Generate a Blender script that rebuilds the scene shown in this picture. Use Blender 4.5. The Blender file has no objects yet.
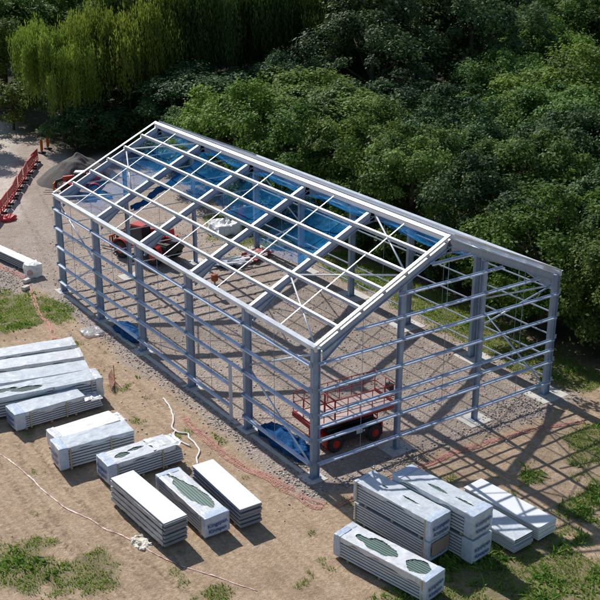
import bpy, bmesh, math, random
import numpy as np
from mathutils import Vector, Matrix, noise as mnoise
random.seed(7); RNG = np.random.default_rng(7)
scene = bpy.context.scene; col = scene.collection
R = math.radians

# ------------------------------------------------------------------ helpers
class MB:
    """collects shapes and links them as ONE mesh object"""
    def __init__(s): s.v = []; s.f = []; s.m = []; s.sm = []
    def add(s, vs, fs, m=0, smooth=False):
        o = len(s.v); s.v += [tuple(v) for v in vs]
        for f in fs: s.f.append([i + o for i in f]); s.m.append(m); s.sm.append(smooth)
    def obox(s, c, ax, ay, az, m=0):
        c = Vector(c); ax = Vector(ax); ay = Vector(ay); az = Vector(az)
        vs = [c + ax*i + ay*j + az*k for i in (-1, 1) for j in (-1, 1) for k in (-1, 1)]
        fs = [(0,1,3,2), (4,6,7,5), (0,4,5,1), (2,3,7,6), (0,2,6,4), (1,5,7,3)]
        s.add(vs, fs, m)
    def box(s, lo, hi, m=0):
        lo = Vector(lo); hi = Vector(hi); h = (hi - lo)/2
        s.obox((lo + hi)/2, (h.x,0,0), (0,h.y,0), (0,0,h.z), m)
    def bbox(s, lo, hi, bev=.02, m=0):
        """box with chamfered edges"""
        bm = bmesh.new(); bmesh.ops.create_cube(bm, size=1)
        lo = Vector(lo); hi = Vector(hi)
        for v in bm.verts: v.co = Vector([lo[i] + (v.co[i] + .5)*(hi[i] - lo[i]) for i in range(3)])
        bmesh.ops.bevel(bm, geom=bm.edges[:], offset=bev, segments=2, affect='EDGES')
        s.bm(bm, m)
    def bm(s, bm, m=0, smooth=False):
        bm.verts.index_update()
        s.add([v.co.copy() for v in bm.verts], [[v.index for v in f.verts] for f in bm.faces], m, smooth); bm.free()
    def bar(s, p, q, w, h, up=(0,0,1), m=0):
        p = Vector(p); q = Vector(q); d = q - p
        a = d.normalized(); u = Vector(up); b = a.cross(u).normalized(); c = b.cross(a).normalized()
        s.obox((p + q)/2, d/2, b*(w/2), c*(h/2), m)
    def zed(s, p, q, web, fl, D=.18, F=.065, t=.008, m=0):
        """Z section swept p to q, on p-q line at the mid web"""
        p = Vector(p); q = Vector(q); w = Vector(web).normalized(); f = Vector(fl).normalized()
        d = (q - p)/2; c = (p + q)/2
        s.obox(c, d, w*(D/2), f*(t/2), m)
        s.obox(c + w*(D/2 + t/2) + f*(F/2 - t/2), d, w*(t/2), f*(F/2), m)
        s.obox(c - w*(D/2 + t/2) - f*(F/2 - t/2), d, w*(t/2), f*(F/2), m)
    def isec(s, p, q, dep, D=.36, B=.18, tf=.022, tw=.012, m=0, caps=True):
        """I section, dep = direction of its depth"""
        p = Vector(p); q = Vector(q); a = (q - p).normalized(); w = Vector(dep); w = (w - a*w.dot(a)).normalized(); b = a.cross(w)
        c = (p + q)/2; d = (q - p)/2
        s.obox(c + w*(D/2 - tf/2), d, w*(tf/2), b*(B/2), m)
        s.obox(c - w*(D/2 - tf/2), d, w*(tf/2), b*(B/2), m)
        s.obox(c, d, w*(D/2 - tf), b*(tw/2), m)
    def tube(s, pts, r, n=8, m=0, closed_ends=True, smooth=True):
        pts = [Vector(p) for p in pts]; rs = r if isinstance(r, (list, tuple)) else [r]*len(pts)
        vs = []; fs = []; prev = None
        for i, p in enumerate(pts):
            t = (pts[min(i+1, len(pts)-1)] - pts[max(i-1, 0)]).normalized()
            if prev is None: b = t.orthogonal().normalized()
            else:
                b = prev - t*prev.dot(t)
                b = b.normalized() if b.length > 1e-6 else t.orthogonal().normalized()
            prev = b; c = t.cross(b)
            for k in range(n):
                an = 2*math.pi*k/n; vs.append(p + (b*math.cos(an) + c*math.sin(an))*rs[i])
        for i in range(len(pts) - 1):
            for k in range(n):
                fs.append((i*n + k, i*n + (k+1) % n, (i+1)*n + (k+1) % n, (i+1)*n + k))
        if closed_ends: fs.append(tuple(range(n))[::-1]); fs.append(tuple((len(pts)-1)*n + k for k in range(n)))
        s.add(vs, fs, m, smooth)
    def cyl(s, c, axis, r, h, n=24, m=0, bev=0.0):
        a = Vector(axis).normalized(); c = Vector(c)
        if bev: s.tube([c - a*h/2, c - a*(h/2), c - a*(h/2 - bev), c + a*(h/2 - bev), c + a*h/2][1:], [r - bev, r, r, r - bev], n, m, True, False)
        else: s.tube([c - a*h/2, c + a*h/2], r, n, m, True, False)
    def prism(s, poly, off, m=0):
        n = len(poly); off = Vector(off); vs = [Vector(p) for p in poly]; vs += [v + off for v in vs]
        fs = [tuple(range(n))[::-1], tuple(range(n, 2*n))] + [(i, (i+1) % n, n + (i+1) % n, n + i) for i in range(n)]
        s.add(vs, fs, m)
    def crumple(s, lo, hi, n=8, amp=.03, fr=3., m=0, seed=0., rnd=.0, smooth=False):
        """subdivided box with wrinkled faces (film, bags)"""
        bm = bmesh.new(); bmesh.ops.create_cube(bm, size=1)
        bmesh.ops.subdivide_edges(bm, edges=bm.edges[:], cuts=n, use_grid_fill=True)
        lo = Vector(lo); hi = Vector(hi)
        for v in bm.verts:
            c = v.co.copy()
            if rnd:
                sp = c.normalized()*.5*1.25; c = c.lerp(sp, rnd)
            p = Vector([lo[i] + (c[i] + .5)*(hi[i] - lo[i]) for i in range(3)])
            nv = mnoise.noise_vector(p*fr + Vector((seed, seed*2.3, seed*.7))) + mnoise.noise_vector(p*fr*2.6 + Vector((seed, 3, 1)))*.5
            v.co = p + nv*amp
        s.bm(bm, m, smooth)
    def build(s, name, mats, parent=None, loc=None):
        me = bpy.data.meshes.new(name); me.from_pydata(s.v, [], s.f)
        for mt in (mats if isinstance(mats, (list, tuple)) else [mats]): me.materials.append(mt)
        me.polygons.foreach_set('material_index', s.m); me.polygons.foreach_set('use_smooth', s.sm)
        me.update()
        o = bpy.data.objects.new(name, me); col.objects.link(o)
        if parent: o.parent = parent
        if loc: o.location = loc
        return o
def tag(o, label=None, cat=None, group=None, kind=None):
    if label: o['label'] = label
    if cat: o['category'] = cat
    if group: o['group'] = group
    if kind: o['kind'] = kind
    return o
def empty(name, loc, rz=0, label=None, cat=None, group=None):
    o = bpy.data.objects.new(name, None); col.objects.link(o); o.location = loc; o.rotation_euler = (0, 0, rz)
    o.empty_display_size = .3
    return tag(o, label, cat, group)
def copy_tree(o, parent=None):
    c = o.copy(); col.objects.link(c)
    if parent: c.parent = parent
    for ch in list(o.children): copy_tree(ch, c)
    return c

# ------------------------------------------------------------------ materials
def srgb(r, g, b):
    return tuple(((c/255 + .055)/1.055)**2.4 if c/255 > .04045 else c/255/12.92 for c in (r, g, b)) + (1,)
def nt(name):
    m = bpy.data.materials.new(name); m.use_nodes = True; t = m.node_tree; t.nodes.clear()
    o = t.nodes.new('ShaderNodeOutputMaterial'); b = t.nodes.new('ShaderNodeBsdfPrincipled')
    t.links.new(b.outputs[0], o.inputs[0]); return m, t, b, o
def N(t, ty, **kw):
    n = t.nodes.new(ty)
    for k, v in kw.items(): setattr(n, k, v)
    return n
def ramp(t, src, stops):
    r = N(t, 'ShaderNodeValToRGB'); e = r.color_ramp.elements
    while len(e) < len(stops): e.new(.5)
    for el, (p, c) in zip(e, stops): el.position = p; el.color = c if len(c) == 4 else (*c, 1)
    t.links.new(src, r.inputs[0]); return r.outputs[0]
def noise(t, scale, det=4, rough=.55, vec=None, w=None):
    n = N(t, 'ShaderNodeTexNoise'); n.inputs['Scale'].default_value = scale; n.inputs['Detail'].default_value = det
    n.inputs['Roughness'].default_value = rough
    if vec: t.links.new(vec, n.inputs['Vector'])
    return n.outputs[0]
def mixc(t, fac, a, b, blend='MIX'):
    m = N(t, 'ShaderNodeMix', data_type='RGBA', blend_type=blend)
    for i, x in ((0, fac), (6, a), (7, b)):
        if hasattr(x, 'links'): t.links.new(x, m.inputs[i])
        else: m.inputs[i].default_value = x if i == 0 else (x if len(x) == 4 else (*x, 1))
    return m.outputs[2]
def objvec(t): return N(t, 'ShaderNodeTexCoord').outputs['Object']
def geopos(t): return N(t, 'ShaderNodeNewGeometry').outputs['Position']
def bump(t, b, h, strength=.3, dist=.02):
    n = N(t, 'ShaderNodeBump'); n.inputs['Strength'].default_value = strength; n.inputs['Distance'].default_value = dist
    t.links.new(h, n.inputs['Height']); t.links.new(n.outputs[0], b.inputs['Normal'])
def simple(name, c, rough=.6, metal=0, var=.25, sc=3., bmp=0., bsc=20., spec=.5):
    """base colour broken up by two scales of noise (dirt, wear)"""
    m, t, b, o = nt(name); v = geopos(t)
    n1 = noise(t, sc, 5, .6, v); n2 = noise(t, sc*9, 3, .6, v)
    dk = tuple(x*(1 - var) for x in c[:3]); lt = tuple(min(1, x*(1 + var*.6)) for x in c[:3])
    c1 = ramp(t, n1, [(.3, dk), (.7, lt)])
    c2 = mixc(t, .35, c1, ramp(t, n2, [(.35, dk), (.65, lt)]))
    t.links.new(c2, b.inputs['Base Color']); b.inputs['Roughness'].default_value = rough; b.inputs['Metallic'].default_value = metal
    b.inputs['Specular IOR Level'].default_value = spec
    if bmp: bump(t, b, noise(t, bsc, 4, .6, v), bmp, .02)
    return m
M = {}
M['steel'] = simple('blue_grey_galvanised_column_steel', (.28, .355, .47), .5, .25, .30, 2.0)
M['rafter'] = simple('galvanised_rafter_steel', (.36, .44, .56), .42, .3, .25, 2)
M['purlin'] = simple('bright_galvanised_purlin', (.68, .71, .75), .36, .30, .30, 1.6)
M['lit_purlin'] = simple('purlin_with_painted_sunlight', (.92, .92, .92), .5, 0, .04, 1.5)  # whitened copy of the purlin steel, sunlight painted into its colour
M['rail'] = simple('galvanised_side_rail', (.54, .64, .79), .36, .40, .36, 1.1)
M['concrete'] = simple('concrete_footing', (.60, .57, .52), .9, 0, .25, 2, .4, 30)
M['plate'] = simple('panel_white_paint', (.78, .79, .80), .45, 0, .06, 1.5)
M['cream_plate'] = simple('panel_cream_edge', (.70, .64, .47), .6, 0, .15, 3)
M['sheet_grey'] = simple('panel_grey_sheet', (.50, .53, .56), .42, .1, .15, 3)
M['sheet_mid'] = simple('panel_mid_grey_edge', (.22, .245, .275), .5, 0, .2, 4)
M['sheet_dark'] = simple('panel_dark_joint', (.10, .115, .135), .6, 0, .3, 4)
M['green_panel'] = simple('green_coated_panel', (.13, .20, .17), .45, 0, .15, 3)
M['tan'] = simple('tan_corner_board', (.46, .38, .24), .8, 0, .25, 5)
M['card'] = simple('brown_cardboard', (.33, .26, .20), .85, 0, .15, 5)
M['timber'] = simple('pale_timber_bearer', (.42, .33, .22), .8, 0, .3, 6)
M['red'] = simple('red_machine_paint', (.52, .028, .018), .42, 0, .3, 2)
M['red_dirty'] = simple('dusty_red_paint', (.36, .03, .03), .55, 0, .35, 3)
M['orange'] = simple('orange_paint', (.75, .17, .02), .5, 0, .2, 3)
M['black'] = simple('black_machine_paint', (.018, .018, .02), .5, 0, .4, 3)
M['rubber'] = simple('tyre_rubber', (.028, .027, .026), .85, 0, .3, 5, .3, 30)
M['deck'] = simple('dusty_pink_deck_plate', (.50, .37, .34), .6, .1, .25, 6)
M['glass'] = simple('dark_cab_glass', (.02, .03, .04), .08, 0, .1, 2)
M['ltgrey'] = simple('light_grey_decal', (.55, .56, .58), .5, 0, .1, 4)
M['barrier_red'] = simple('red_plastic_barrier', (.62, .03, .035), .45, 0, .25, 1.2)
M['barrier_pale'] = simple('pale_reflective_strip', (.60, .12, .11), .4, 0, .3, 2)
M['white_cloth'] = simple('white_polythene', (.78, .78, .77), .4, 0, .12, 3, .3, 14)
M['ivory_cloth'] = simple('ivory_polythene', (.66, .60, .50), .55, 0, .2, 4, .3, 14)
M['rope'] = simple('white_hose', (.76, .73, .68), .6, 0, .12, 3)
M['bark'] = simple('brown_bark', (.09, .065, .045), .95, 0, .35, 4, .6, 18)
M['pink_net'] = simple('faded_pink_barrier_netting', (.62, .27, .22), .7, 0, .25, 1.2)
M['blue_tarp'] = simple('blue_safety_net_heap', (.010, .085, .24), .85, 0, .7, 9, .6, 25, .1)
M['rust'] = simple('rusty_orange_top', (.36, .10, .035), .85, 0, .35, 8)
M['pinkwrap'] = simple('pink_and_white_wrap', (.60, .38, .38), .5, 0, .45, 5)
M['stone'] = simple('grey_pink_stone', (.40, .355, .32), .9, 0, .5, 2.5)
M['spoil'] = simple('dark_spoil_gravel', (.13, .115, .105), .95, 0, .4, 3, .9, 14)

def film_mat(name, c, rough=.22):
    m, t, b, o = nt(name); v = geopos(t)
    n1 = noise(t, 2.2, 6, .65, v); n2 = noise(t, 9, 4, .7, v)
    c1 = ramp(t, n1, [(.3, tuple(x*.72 for x in c)), (.55, c), (.75, tuple(min(.92, x*1.22) for x in c))])
    t.links.new(mixc(t, .4, c1, ramp(t, n2, [(.35, tuple(x*.7 for x in c)), (.7, tuple(min(.9, x*1.3) for x in c))])), b.inputs['Base Color'])
    b.inputs['Roughness'].default_value = rough
    bump(t, b, noise(t, 5, 4, .6, v), .32, .03); return m
M['film'] = film_mat('white_wrap_film', (.70, .72, .75))
M['film_grey'] = film_mat('grey_wrap_film_over_panels', (.60, .64, .68))
M['film_blue'] = film_mat('pale_blue_wrap_film', (.52, .60, .72))
M['film_side'] = film_mat('clear_wrap_film_on_sheets', (.40, .42, .46), .3)
m, t, b, o = nt('blue_wrap_print'); b.inputs['Base Color'].default_value = (.03, .07, .26, 1); b.inputs['Roughness'].default_value = .4
M['ink'] = m

def stripes(name, a, bb, per, axis='X', rough=.5):
    m, t, b, o = nt(name); uv = N(t, 'ShaderNodeAttribute', attribute_name='along'); 
    mt = N(t, 'ShaderNodeMath', operation='FRACT'); mu = N(t, 'ShaderNodeMath', operation='MULTIPLY'); mu.inputs[1].default_value = 1/per
    t.links.new(uv.outputs['Fac'], mu.inputs[0]); t.links.new(mu.outputs[0], mt.inputs[0])
    g = N(t, 'ShaderNodeMath', operation='GREATER_THAN'); g.inputs[1].default_value = .5; t.links.new(mt.outputs[0], g.inputs[0])
    t.links.new(mixc(t, g.outputs[0], a, bb), b.inputs['Base Color']); b.inputs['Roughness'].default_value = rough; return m
M['tape'] = stripes('red_white_hazard_tape', (.62, .48, .43), (.52, .24, .21), .4)

def net_mat():
    m, t, b, o = nt('blue_safety_net')
    v = objvec(t)
    tr = N(t, 'ShaderNodeBsdfTransparent'); mx = N(t, 'ShaderNodeMixShader')
    br = N(t, 'ShaderNodeTexNoise'); br.inputs['Scale'].default_value = .5; br.inputs['Detail'].default_value = 5; t.links.new(v, br.inputs['Vector'])
    c = ramp(t, br.outputs[0], [(.3, (.01, .11, .32)), (.55, (.02, .24, .58)), (.8, (.08, .40, .78))])
    t.links.new(c, b.inputs['Base Color']); b.inputs['Roughness'].default_value = .8; b.inputs['Specular IOR Level'].default_value = 0.
    # thin cords: cover grows with the obliquity of the cloth as in a real mesh of round cords
    lw = N(t, 'ShaderNodeLayerWeight'); lw.inputs[0].default_value = .30
    mu = N(t, 'ShaderNodeMath', operation='MULTIPLY_ADD'); mu.inputs[1].default_value = .72; mu.inputs[2].default_value = .06
    t.links.new(lw.outputs['Facing'], mu.inputs[0])
    n2 = noise(t, 3.5, 3, .6, v); mm = N(t, 'ShaderNodeMath', operation='MULTIPLY'); 
    r2 = N(t, 'ShaderNodeMapRange'); r2.inputs[1].default_value = .3; r2.inputs[2].default_value = .7; r2.inputs[3].default_value = .55; r2.inputs[4].default_value = 1.15
    t.links.new(n2, r2.inputs[0]); t.links.new(mu.outputs[0], mm.inputs[0]); t.links.new(r2.outputs[0], mm.inputs[1])
    t.links.new(mm.outputs[0], mx.inputs[0]); t.links.new(tr.outputs[0], mx.inputs[1]); t.links.new(b.outputs[0], mx.inputs[2])
    t.links.new(mx.outputs[0], o.inputs[0]); return m
M['net'] = net_mat()
def clear_film():
    m, t, b, o = nt('clear_polythene'); tr = N(t, 'ShaderNodeBsdfTransparent'); mx = N(t, 'ShaderNodeMixShader'); mx.inputs[0].default_value = .45
    b.inputs['Base Color'].default_value = (.6, .6, .62, 1); b.inputs['Roughness'].default_value = .25
    t.links.new(tr.outputs[0], mx.inputs[1]); t.links.new(b.outputs[0], mx.inputs[2]); t.links.new(mx.outputs[0], o.inputs[0]); return m
M['clear'] = clear_film()

def leaf_mat(name, dark, mid, light, trans=.25, hue=.06):
    m, t, b, o = nt(name)
    at = N(t, 'ShaderNodeAttribute', attribute_name='var'); oi = N(t, 'ShaderNodeObjectInfo')
    c = ramp(t, at.outputs['Fac'], [(.0, dark), (.5, mid), (1., light)])
    n1 = noise(t, .45, 3, .6, geopos(t))
    c = mixc(t, ramp(t, n1, [(.35, (0, 0, 0)), (.65, (1, 1, 1))]), c, mixc(t, .5, c, light))
    hs = N(t, 'ShaderNodeHueSaturation')
    mr = N(t, 'ShaderNodeMapRange'); mr.inputs[3].default_value = .5 - hue*.5; mr.inputs[4].default_value = .5 + hue*.35
    t.links.new(oi.outputs['Random'], mr.inputs[0]); t.links.new(mr.outputs[0], hs.inputs['Hue'])
    mv = N(t, 'ShaderNodeMapRange'); mv.inputs[3].default_value = .75; mv.inputs[4].default_value = 1.25
    mu = N(t, 'ShaderNodeMath', operation='FRACT'); m7 = N(t, 'ShaderNodeMath', operation='MULTIPLY'); m7.inputs[1].default_value = 7.31
    t.links.new(oi.outputs['Random'], m7.inputs[0]); t.links.new(m7.outputs[0], mu.inputs[0]); t.links.new(mu.outputs[0], mv.inputs[0])
    t.links.new(mv.outputs[0], hs.inputs['Value']); t.links.new(c, hs.inputs['Color'])
    t.links.new(hs.outputs[0], b.inputs['Base Color']); b.inputs['Roughness'].default_value = .6; b.inputs['Specular IOR Level'].default_value = .16
    tl = N(t, 'ShaderNodeBsdfTranslucent'); t.links.new(hs.outputs[0], tl.inputs[0])
    mx = N(t, 'ShaderNodeMixShader'); mx.inputs[0].default_value = trans
    t.links.new(b.outputs[0], mx.inputs[1]); t.links.new(tl.outputs[0], mx.inputs[2]); t.links.new(mx.outputs[0], o.inputs[0]); return m
M['leaf_mid'] = leaf_mat('mid_green_leaves', (.020, .052, .010), (.078, .150, .026), (.175, .265, .052), .32)
M['leaf_dark'] = leaf_mat('dark_green_leaves', (.010, .034, .012), (.038, .092, .028), (.095, .170, .055), .26)
M['leaf_lime'] = leaf_mat('yellow_green_leaves', (.045, .095, .012), (.110, .195, .025), (.20, .29, .045), .36)
M['leaf_willow'] = leaf_mat('willow_yellow_leaves', (.02, .046, .008), (.13, .21, .025), (.34, .43, .07), .40, .02)
M['leaf_willowdark'] = leaf_mat('willow_deep_leaves', (.024, .046, .012), (.042, .078, .018), (.070, .118, .026), .25, .02)
M['grass'] = leaf_mat('grass_blades', (.11, .18, .022), (.19, .30, .035), (.30, .40, .07), .42, .0)
M['weed'] = leaf_mat('weed_leaves', (.08, .17, .022), (.14, .26, .035), (.21, .34, .055), .38, .0)

# ------------------------------------------------------------------ value noise for masks
_L = RNG.random((256, 256))
def vn(x, y):
    xi = np.floor(x).astype(int); yi = np.floor(y).astype(int); fx = x - xi; fy = y - yi
    fx = fx*fx*(3 - 2*fx); fy = fy*fy*(3 - 2*fy); g = lambda a, b: _L[a % 256, b % 256]
    return (g(xi, yi)*(1-fx) + g(xi+1, yi)*fx)*(1-fy) + (g(xi, yi+1)*(1-fx) + g(xi+1, yi+1)*fx)*fy
def fbm(x, y, o=4):
    s = 0; a = .5; 
    for i in range(o): s = s + a*vn(x*2**i + 17*i, y*2**i + 31*i); a *= .5
    return s/(1 - .5**o)
def sst(a, b, x): u = np.clip((x - a)/(b - a), 0, 1); return u*u*(3 - 2*u)
def blob(x, y, cx, cy, rx, ry, rot=0):
    c, s = math.cos(rot), math.sin(rot); u = ((x-cx)*c + (y-cy)*s)/rx; v = (-(x-cx)*s + (y-cy)*c)/ry
    return np.sqrt(u*u + v*v)
W, HA, HB, HR, LY = 13.21, 5.88, 6.16, 9.07, 25.0
def masks(x, y):
    n1 = fbm(x*.35, y*.35); n2 = fbm(x*1.3 + 50, y*1.3); n3 = fbm(x*.12 + 9, y*.12 + 4)
    nn = (n1 - .5)*2.2 + (n2 - .5)*.9
    # gravel: slab of stones under the frame and the yard beyond its far end
    g = sst(-.35, .35, np.minimum(np.minimum(x + 1.15 + nn*.55, y + 1.35 + nn*.6), 14.4 - x + nn*.4))
    yard = sst(-.6, .6, np.minimum(np.minimum(y - 26.2 + nn*1.2, x + 4.2 + nn*.8), 18 - x))
    g = np.maximum(g, yard)
    # haul road at far left
    road_c = 4.0 + (y - 45)*.36
    rd = sst(-.6, .6, 3.2 - np.abs(x - (road_c - 2.0)) + nn*.7)*sst(38, 42, y)
    # grass
    d = np.minimum.reduce([blob(x, y, 2.5, -8.6, 4.4, 1.5, -.15), blob(x, y, -4.2, 24.2, 2.6, 2.9), blob(x, y, -1.7, 22.9, 1.1, 2.4)*1.12,
        blob(x, y, -11.4, -.1, 1.6, 2.6, .35), blob(x, y, -13.2, 2.2, 1.2, 3.6)*1.1, blob(x, y, .6, -9.0, 3.4, 1.8, -.25),
        blob(x, y, 4.6, -9.8, 3.2, 1.7, .2), blob(x, y, 8.6, -7.4, 3.0, 1.9, .4), blob(x, y, 12.5, -4.6, 3.2, 1.6, .35),
        blob(x, y, 8.0, -5.4, 3.0, 1.3, .3)*1.22, blob(x, y, 15.9, 10, 1.75, 14), blob(x, y, 15.6, 28, 2.6, 5), blob(x, y, -8.2, -4.4, 1.6, .7)*1.15])
    gr = sst(.22, -.18, d - 1 + nn*.42 + (n2 - .5)*.5)
    gr = np.maximum(gr, sst(.62, .72, n2 + (n1 - .5)*.6)*sst(-1, -3, y)*.8*sst(-3, 2, x))
    gr = np.maximum(gr, sst(.70, .76, n2)*.6*(x < 14.2)*(g < .3))
    gr = np.where(x < -7.5, gr*sst(.40, .60, fbm(x*.9 + 8, y*.9 + 1)), gr)
    gr = np.where(x > 4.8, gr*sst(.42, .60, fbm(x*.8 + 2, y*.8 + 6) + .06*(y < -8) + .3*(y > -1)), gr)
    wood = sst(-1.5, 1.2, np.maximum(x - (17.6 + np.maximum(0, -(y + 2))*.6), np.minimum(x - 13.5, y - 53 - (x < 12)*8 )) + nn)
    tracks = np.zeros_like(x)
    def pair(f, lo, hi, wgt, gauge=1.7, w=.10):
        t0 = np.zeros_like(x)
        for o in (-gauge/2, gauge/2):
            t0 = np.maximum(t0, np.exp(-((x - f(y) - o)/w)**2))
        return t0*wgt*sst(lo, lo + 3, y)*sst(hi, hi - 3, y)*(.45 + .9*vn(x*1.1, y*.7))
    tracks = np.maximum.reduce([pair(lambda v: -9.4 + .02*(v - 4)**2*.6, -12, 12, 1.), pair(lambda v: -10.7 + .018*(v - 2)**2, -12, 14, .8), pair(lambda v: -2.9 + .25*np.sin(v*.3), 2, 26, .7), pair(lambda v: -8.0 - .03*(v + 1)**2*.5, -13, 1, .8, 1.5),
        pair(lambda v: 4.5 + 1.5*np.sin(v*.16), 1, 40, .6, 1.8), pair(lambda v: 8.6 - 1.2*np.sin(v*.14), 3, 44, .6, 1.8), pair(lambda v: 2.0 + (v - 30)*.25, 24, 48, .8, 1.8), pair(lambda v: 1.5 - .05*(v + 5)**2, -12, -1, .5)])
    tracks = np.clip(tracks, 0, 1)
    return g, gr*(1 - rd), rd, np.clip(wood, 0, 1), tracks, n1, n2, n3

# ------------------------------------------------------------------ ground
def axis(lo, hi, st, far):
    a = list(np.arange(lo, hi + st/2, st)); s = st; v = hi; up = []
    while v < far: s *= 1.5; v += s; up.append(v)
    s = st; v = lo; dn = []
    while v > -far: s *= 1.5; v -= s; dn.append(v)
    return np.array(dn[::-1] + a + up)
def height(x, y):
    near = sst(70, 40, np.hypot(x - 2, y - 15))
    h = ((fbm(x*.8, y*.8) - .5)*.05 + (fbm(x*3.1 + 7, y*3.1) - .5)*.035)*near
    g, gr, rd, wd, tr, n1, n2, n3 = masks(x, y)
    return h - .06*np.clip(tr, 0, 1)*near - .015
XS = axis(-15, 19, .10, 1600); YS = axis(-14, 54, .15, 1600)
gx, gy = np.meshgrid(XS, YS, indexing='ij')
g, gr, rd, wd, tr, n1, n2, n3 = masks(gx, gy); gz = height(gx, gy)
nx, ny = gx.shape
vs = np.stack([gx, gy, gz], -1).reshape(-1, 3)
idx = np.arange(nx*ny).reshape(nx, ny)
qs = np.stack([idx[:-1, :-1], idx[1:, :-1], idx[1:, 1:], idx[:-1, 1:]], -1).reshape(-1, 4)
def np_mesh(name, vs, qs, k=4):
    me = bpy.data.meshes.new(name); me.vertices.add(len(vs)); me.vertices.foreach_set('co', np.asarray(vs, np.float32).ravel())
    me.loops.add(len(qs)*k); me.loops.foreach_set('vertex_index', np.asarray(qs, np.int32).ravel())
    me.polygons.add(len(qs)); me.polygons.foreach_set('loop_start', np.arange(0, len(qs)*k, k, dtype=np.int32))
    me.update(calc_edges=True); me.validate(); return me
me = np_mesh('ground', vs, qs); 
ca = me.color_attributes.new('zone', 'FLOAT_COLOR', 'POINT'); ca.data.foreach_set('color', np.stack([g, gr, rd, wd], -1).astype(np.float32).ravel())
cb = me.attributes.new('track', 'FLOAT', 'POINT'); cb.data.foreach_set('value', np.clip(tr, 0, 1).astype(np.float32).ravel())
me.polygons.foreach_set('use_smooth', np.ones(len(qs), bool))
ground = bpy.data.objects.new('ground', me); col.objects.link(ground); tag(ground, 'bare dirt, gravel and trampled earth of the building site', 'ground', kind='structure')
m, t, b, o = nt('site_ground'); P = geopos(t)
z = N(t, 'ShaderNodeAttribute', attribute_name='zone'); sp = N(t, 'ShaderNodeSeparateColor'); t.links.new(z.outputs['Color'], sp.inputs[0])
na = noise(t, .35, 6, .6, P); nb = noise(t, 2.2, 7, .68, P); nc = noise(t, 14, 5, .7, P); nd = noise(t, 45, 3, .7, P)
dirt = ramp(t, na, [(.32, (.28, .195, .122)), (.5, (.39, .275, .18)), (.68, (.47, .355, .25))])
dirt = mixc(t, .5, dirt, ramp(t, nb, [(.3, (.21, .14, .088)), (.5, (.39, .275, .18)), (.72, (.52, .40, .29))]))
dirt = mixc(t, .3, dirt, ramp(t, nc, [(.3, (.16, .105, .068)), (.7, (.52, .40, .29))]))
dirt = mixc(t, ramp(t, noise(t, .9, 6, .7, P), [(.53, (0, 0, 0)), (.62, (.55, .55, .55))]), dirt, (.46, .36, .27, 1))
mo = noise(t, 5.5, 8, .78, P)
dirt = mixc(t, .55, dirt, ramp(t, mo, [(.34, (.15, .098, .062)), (.48, (.34, .24, .155)), (.60, (.50, .38, .27)), (.72, (.66, .54, .42))]))
mp = N(t, 'ShaderNodeMapping'); mp.inputs['Rotation'].default_value = (0, 0, R(-8)); mp.inputs['Scale'].default_value = (3.2, .28, 1); t.links.new(P, mp.inputs['Vector'])
drag = noise(t, 1.1, 6, .62, mp.outputs[0])
dirt = mixc(t, ramp(t, drag, [(.50, (0, 0, 0)), (.60, (.25, .25, .25)), (.66, (0, 0, 0))]), dirt, (.15, .095, .06, 1))
dirt = mixc(t, ramp(t, noise(t, .55, 5, .7, P), [(.52, (0, 0, 0)), (.66, (.55, .55, .55))]), dirt, (.20, .135, .085, 1))
dirt = mixc(t, ramp(t, noise(t, 28, 2, .5, P), [(.66, (0, 0, 0)), (.74, (.5, .5, .5))]), dirt, (.60, .50, .40, 1))
vo = N(t, 'ShaderNodeTexVoronoi'); vo.inputs['Scale'].default_value = 11; t.links.new(P, vo.inputs['Vector'])
vo2 = N(t, 'ShaderNodeTexVoronoi'); vo2.inputs['Scale'].default_value = 24; t.links.new(P, vo2.inputs['Vector'])
def lum(sock):
    x = N(t, 'ShaderNodeSeparateColor'); t.links.new(sock, x.inputs[0]); return x.outputs[0]
grav = ramp(t, lum(vo.outputs['Color']), [(0, (.20, .165, .14)), (.45, (.33, .28, .24)), (.8, (.44, .385, .335)), (1, (.68, .62, .56))])
grav2 = ramp(t, lum(vo2.outputs['Color']), [(0, (.165, .137, .118)), (.5, (.34, .285, .245)), (1, (.52, .45, .40))])
grav = mixc(t, .45, grav, grav2)
grav = mixc(t, .45, grav, ramp(t, nb, [(.3, (.18, .14, .11)), (.5, (.33, .27, .225)), (.7, (.46, .395, .345))]))
grav = mixc(t, .22, grav, (.40, .27, .20, 1))
grav = mixc(t, .35, grav, ramp(t, mo, [(.34, (.13, .10, .085)), (.5, (.33, .275, .235)), (.62, (.50, .44, .39)), (.74, (.72, .67, .62))]))
grav = mixc(t, ramp(t, na, [(.42, (0, 0, 0)), (.66, (.5, .5, .5))]), grav, (.27, .205, .155, 1))
grav = mixc(t, ramp(t, noise(t, 1.3, 6, .7, P), [(.5, (0, 0, 0)), (.68, (.55, .55, .55))]), grav, (.20, .165, .14, 1))
c = mixc(t, sp.outputs[0], dirt, grav)
road = ramp(t, nb, [(.3, (.38, .33, .285)), (.7, (.56, .50, .44))]); c = mixc(t, sp.outputs[2], c, road)
soil = ramp(t, nb, [(.3, (.07, .085, .03)), (.5, (.14, .13, .06)), (.7, (.24, .19, .11))]); gm = N(t, 'ShaderNodeMath', operation='MULTIPLY'); gm.inputs[1].default_value = .75
t.links.new(sp.outputs[1], gm.inputs[0]); c = mixc(t, gm.outputs[0], c, soil)
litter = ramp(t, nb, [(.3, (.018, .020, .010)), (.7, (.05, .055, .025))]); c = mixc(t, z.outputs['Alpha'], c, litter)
tk = N(t, 'ShaderNodeAttribute', attribute_name='track'); tm = N(t, 'ShaderNodeMath', operation='MULTIPLY'); tm.inputs[1].default_value = .75
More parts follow.
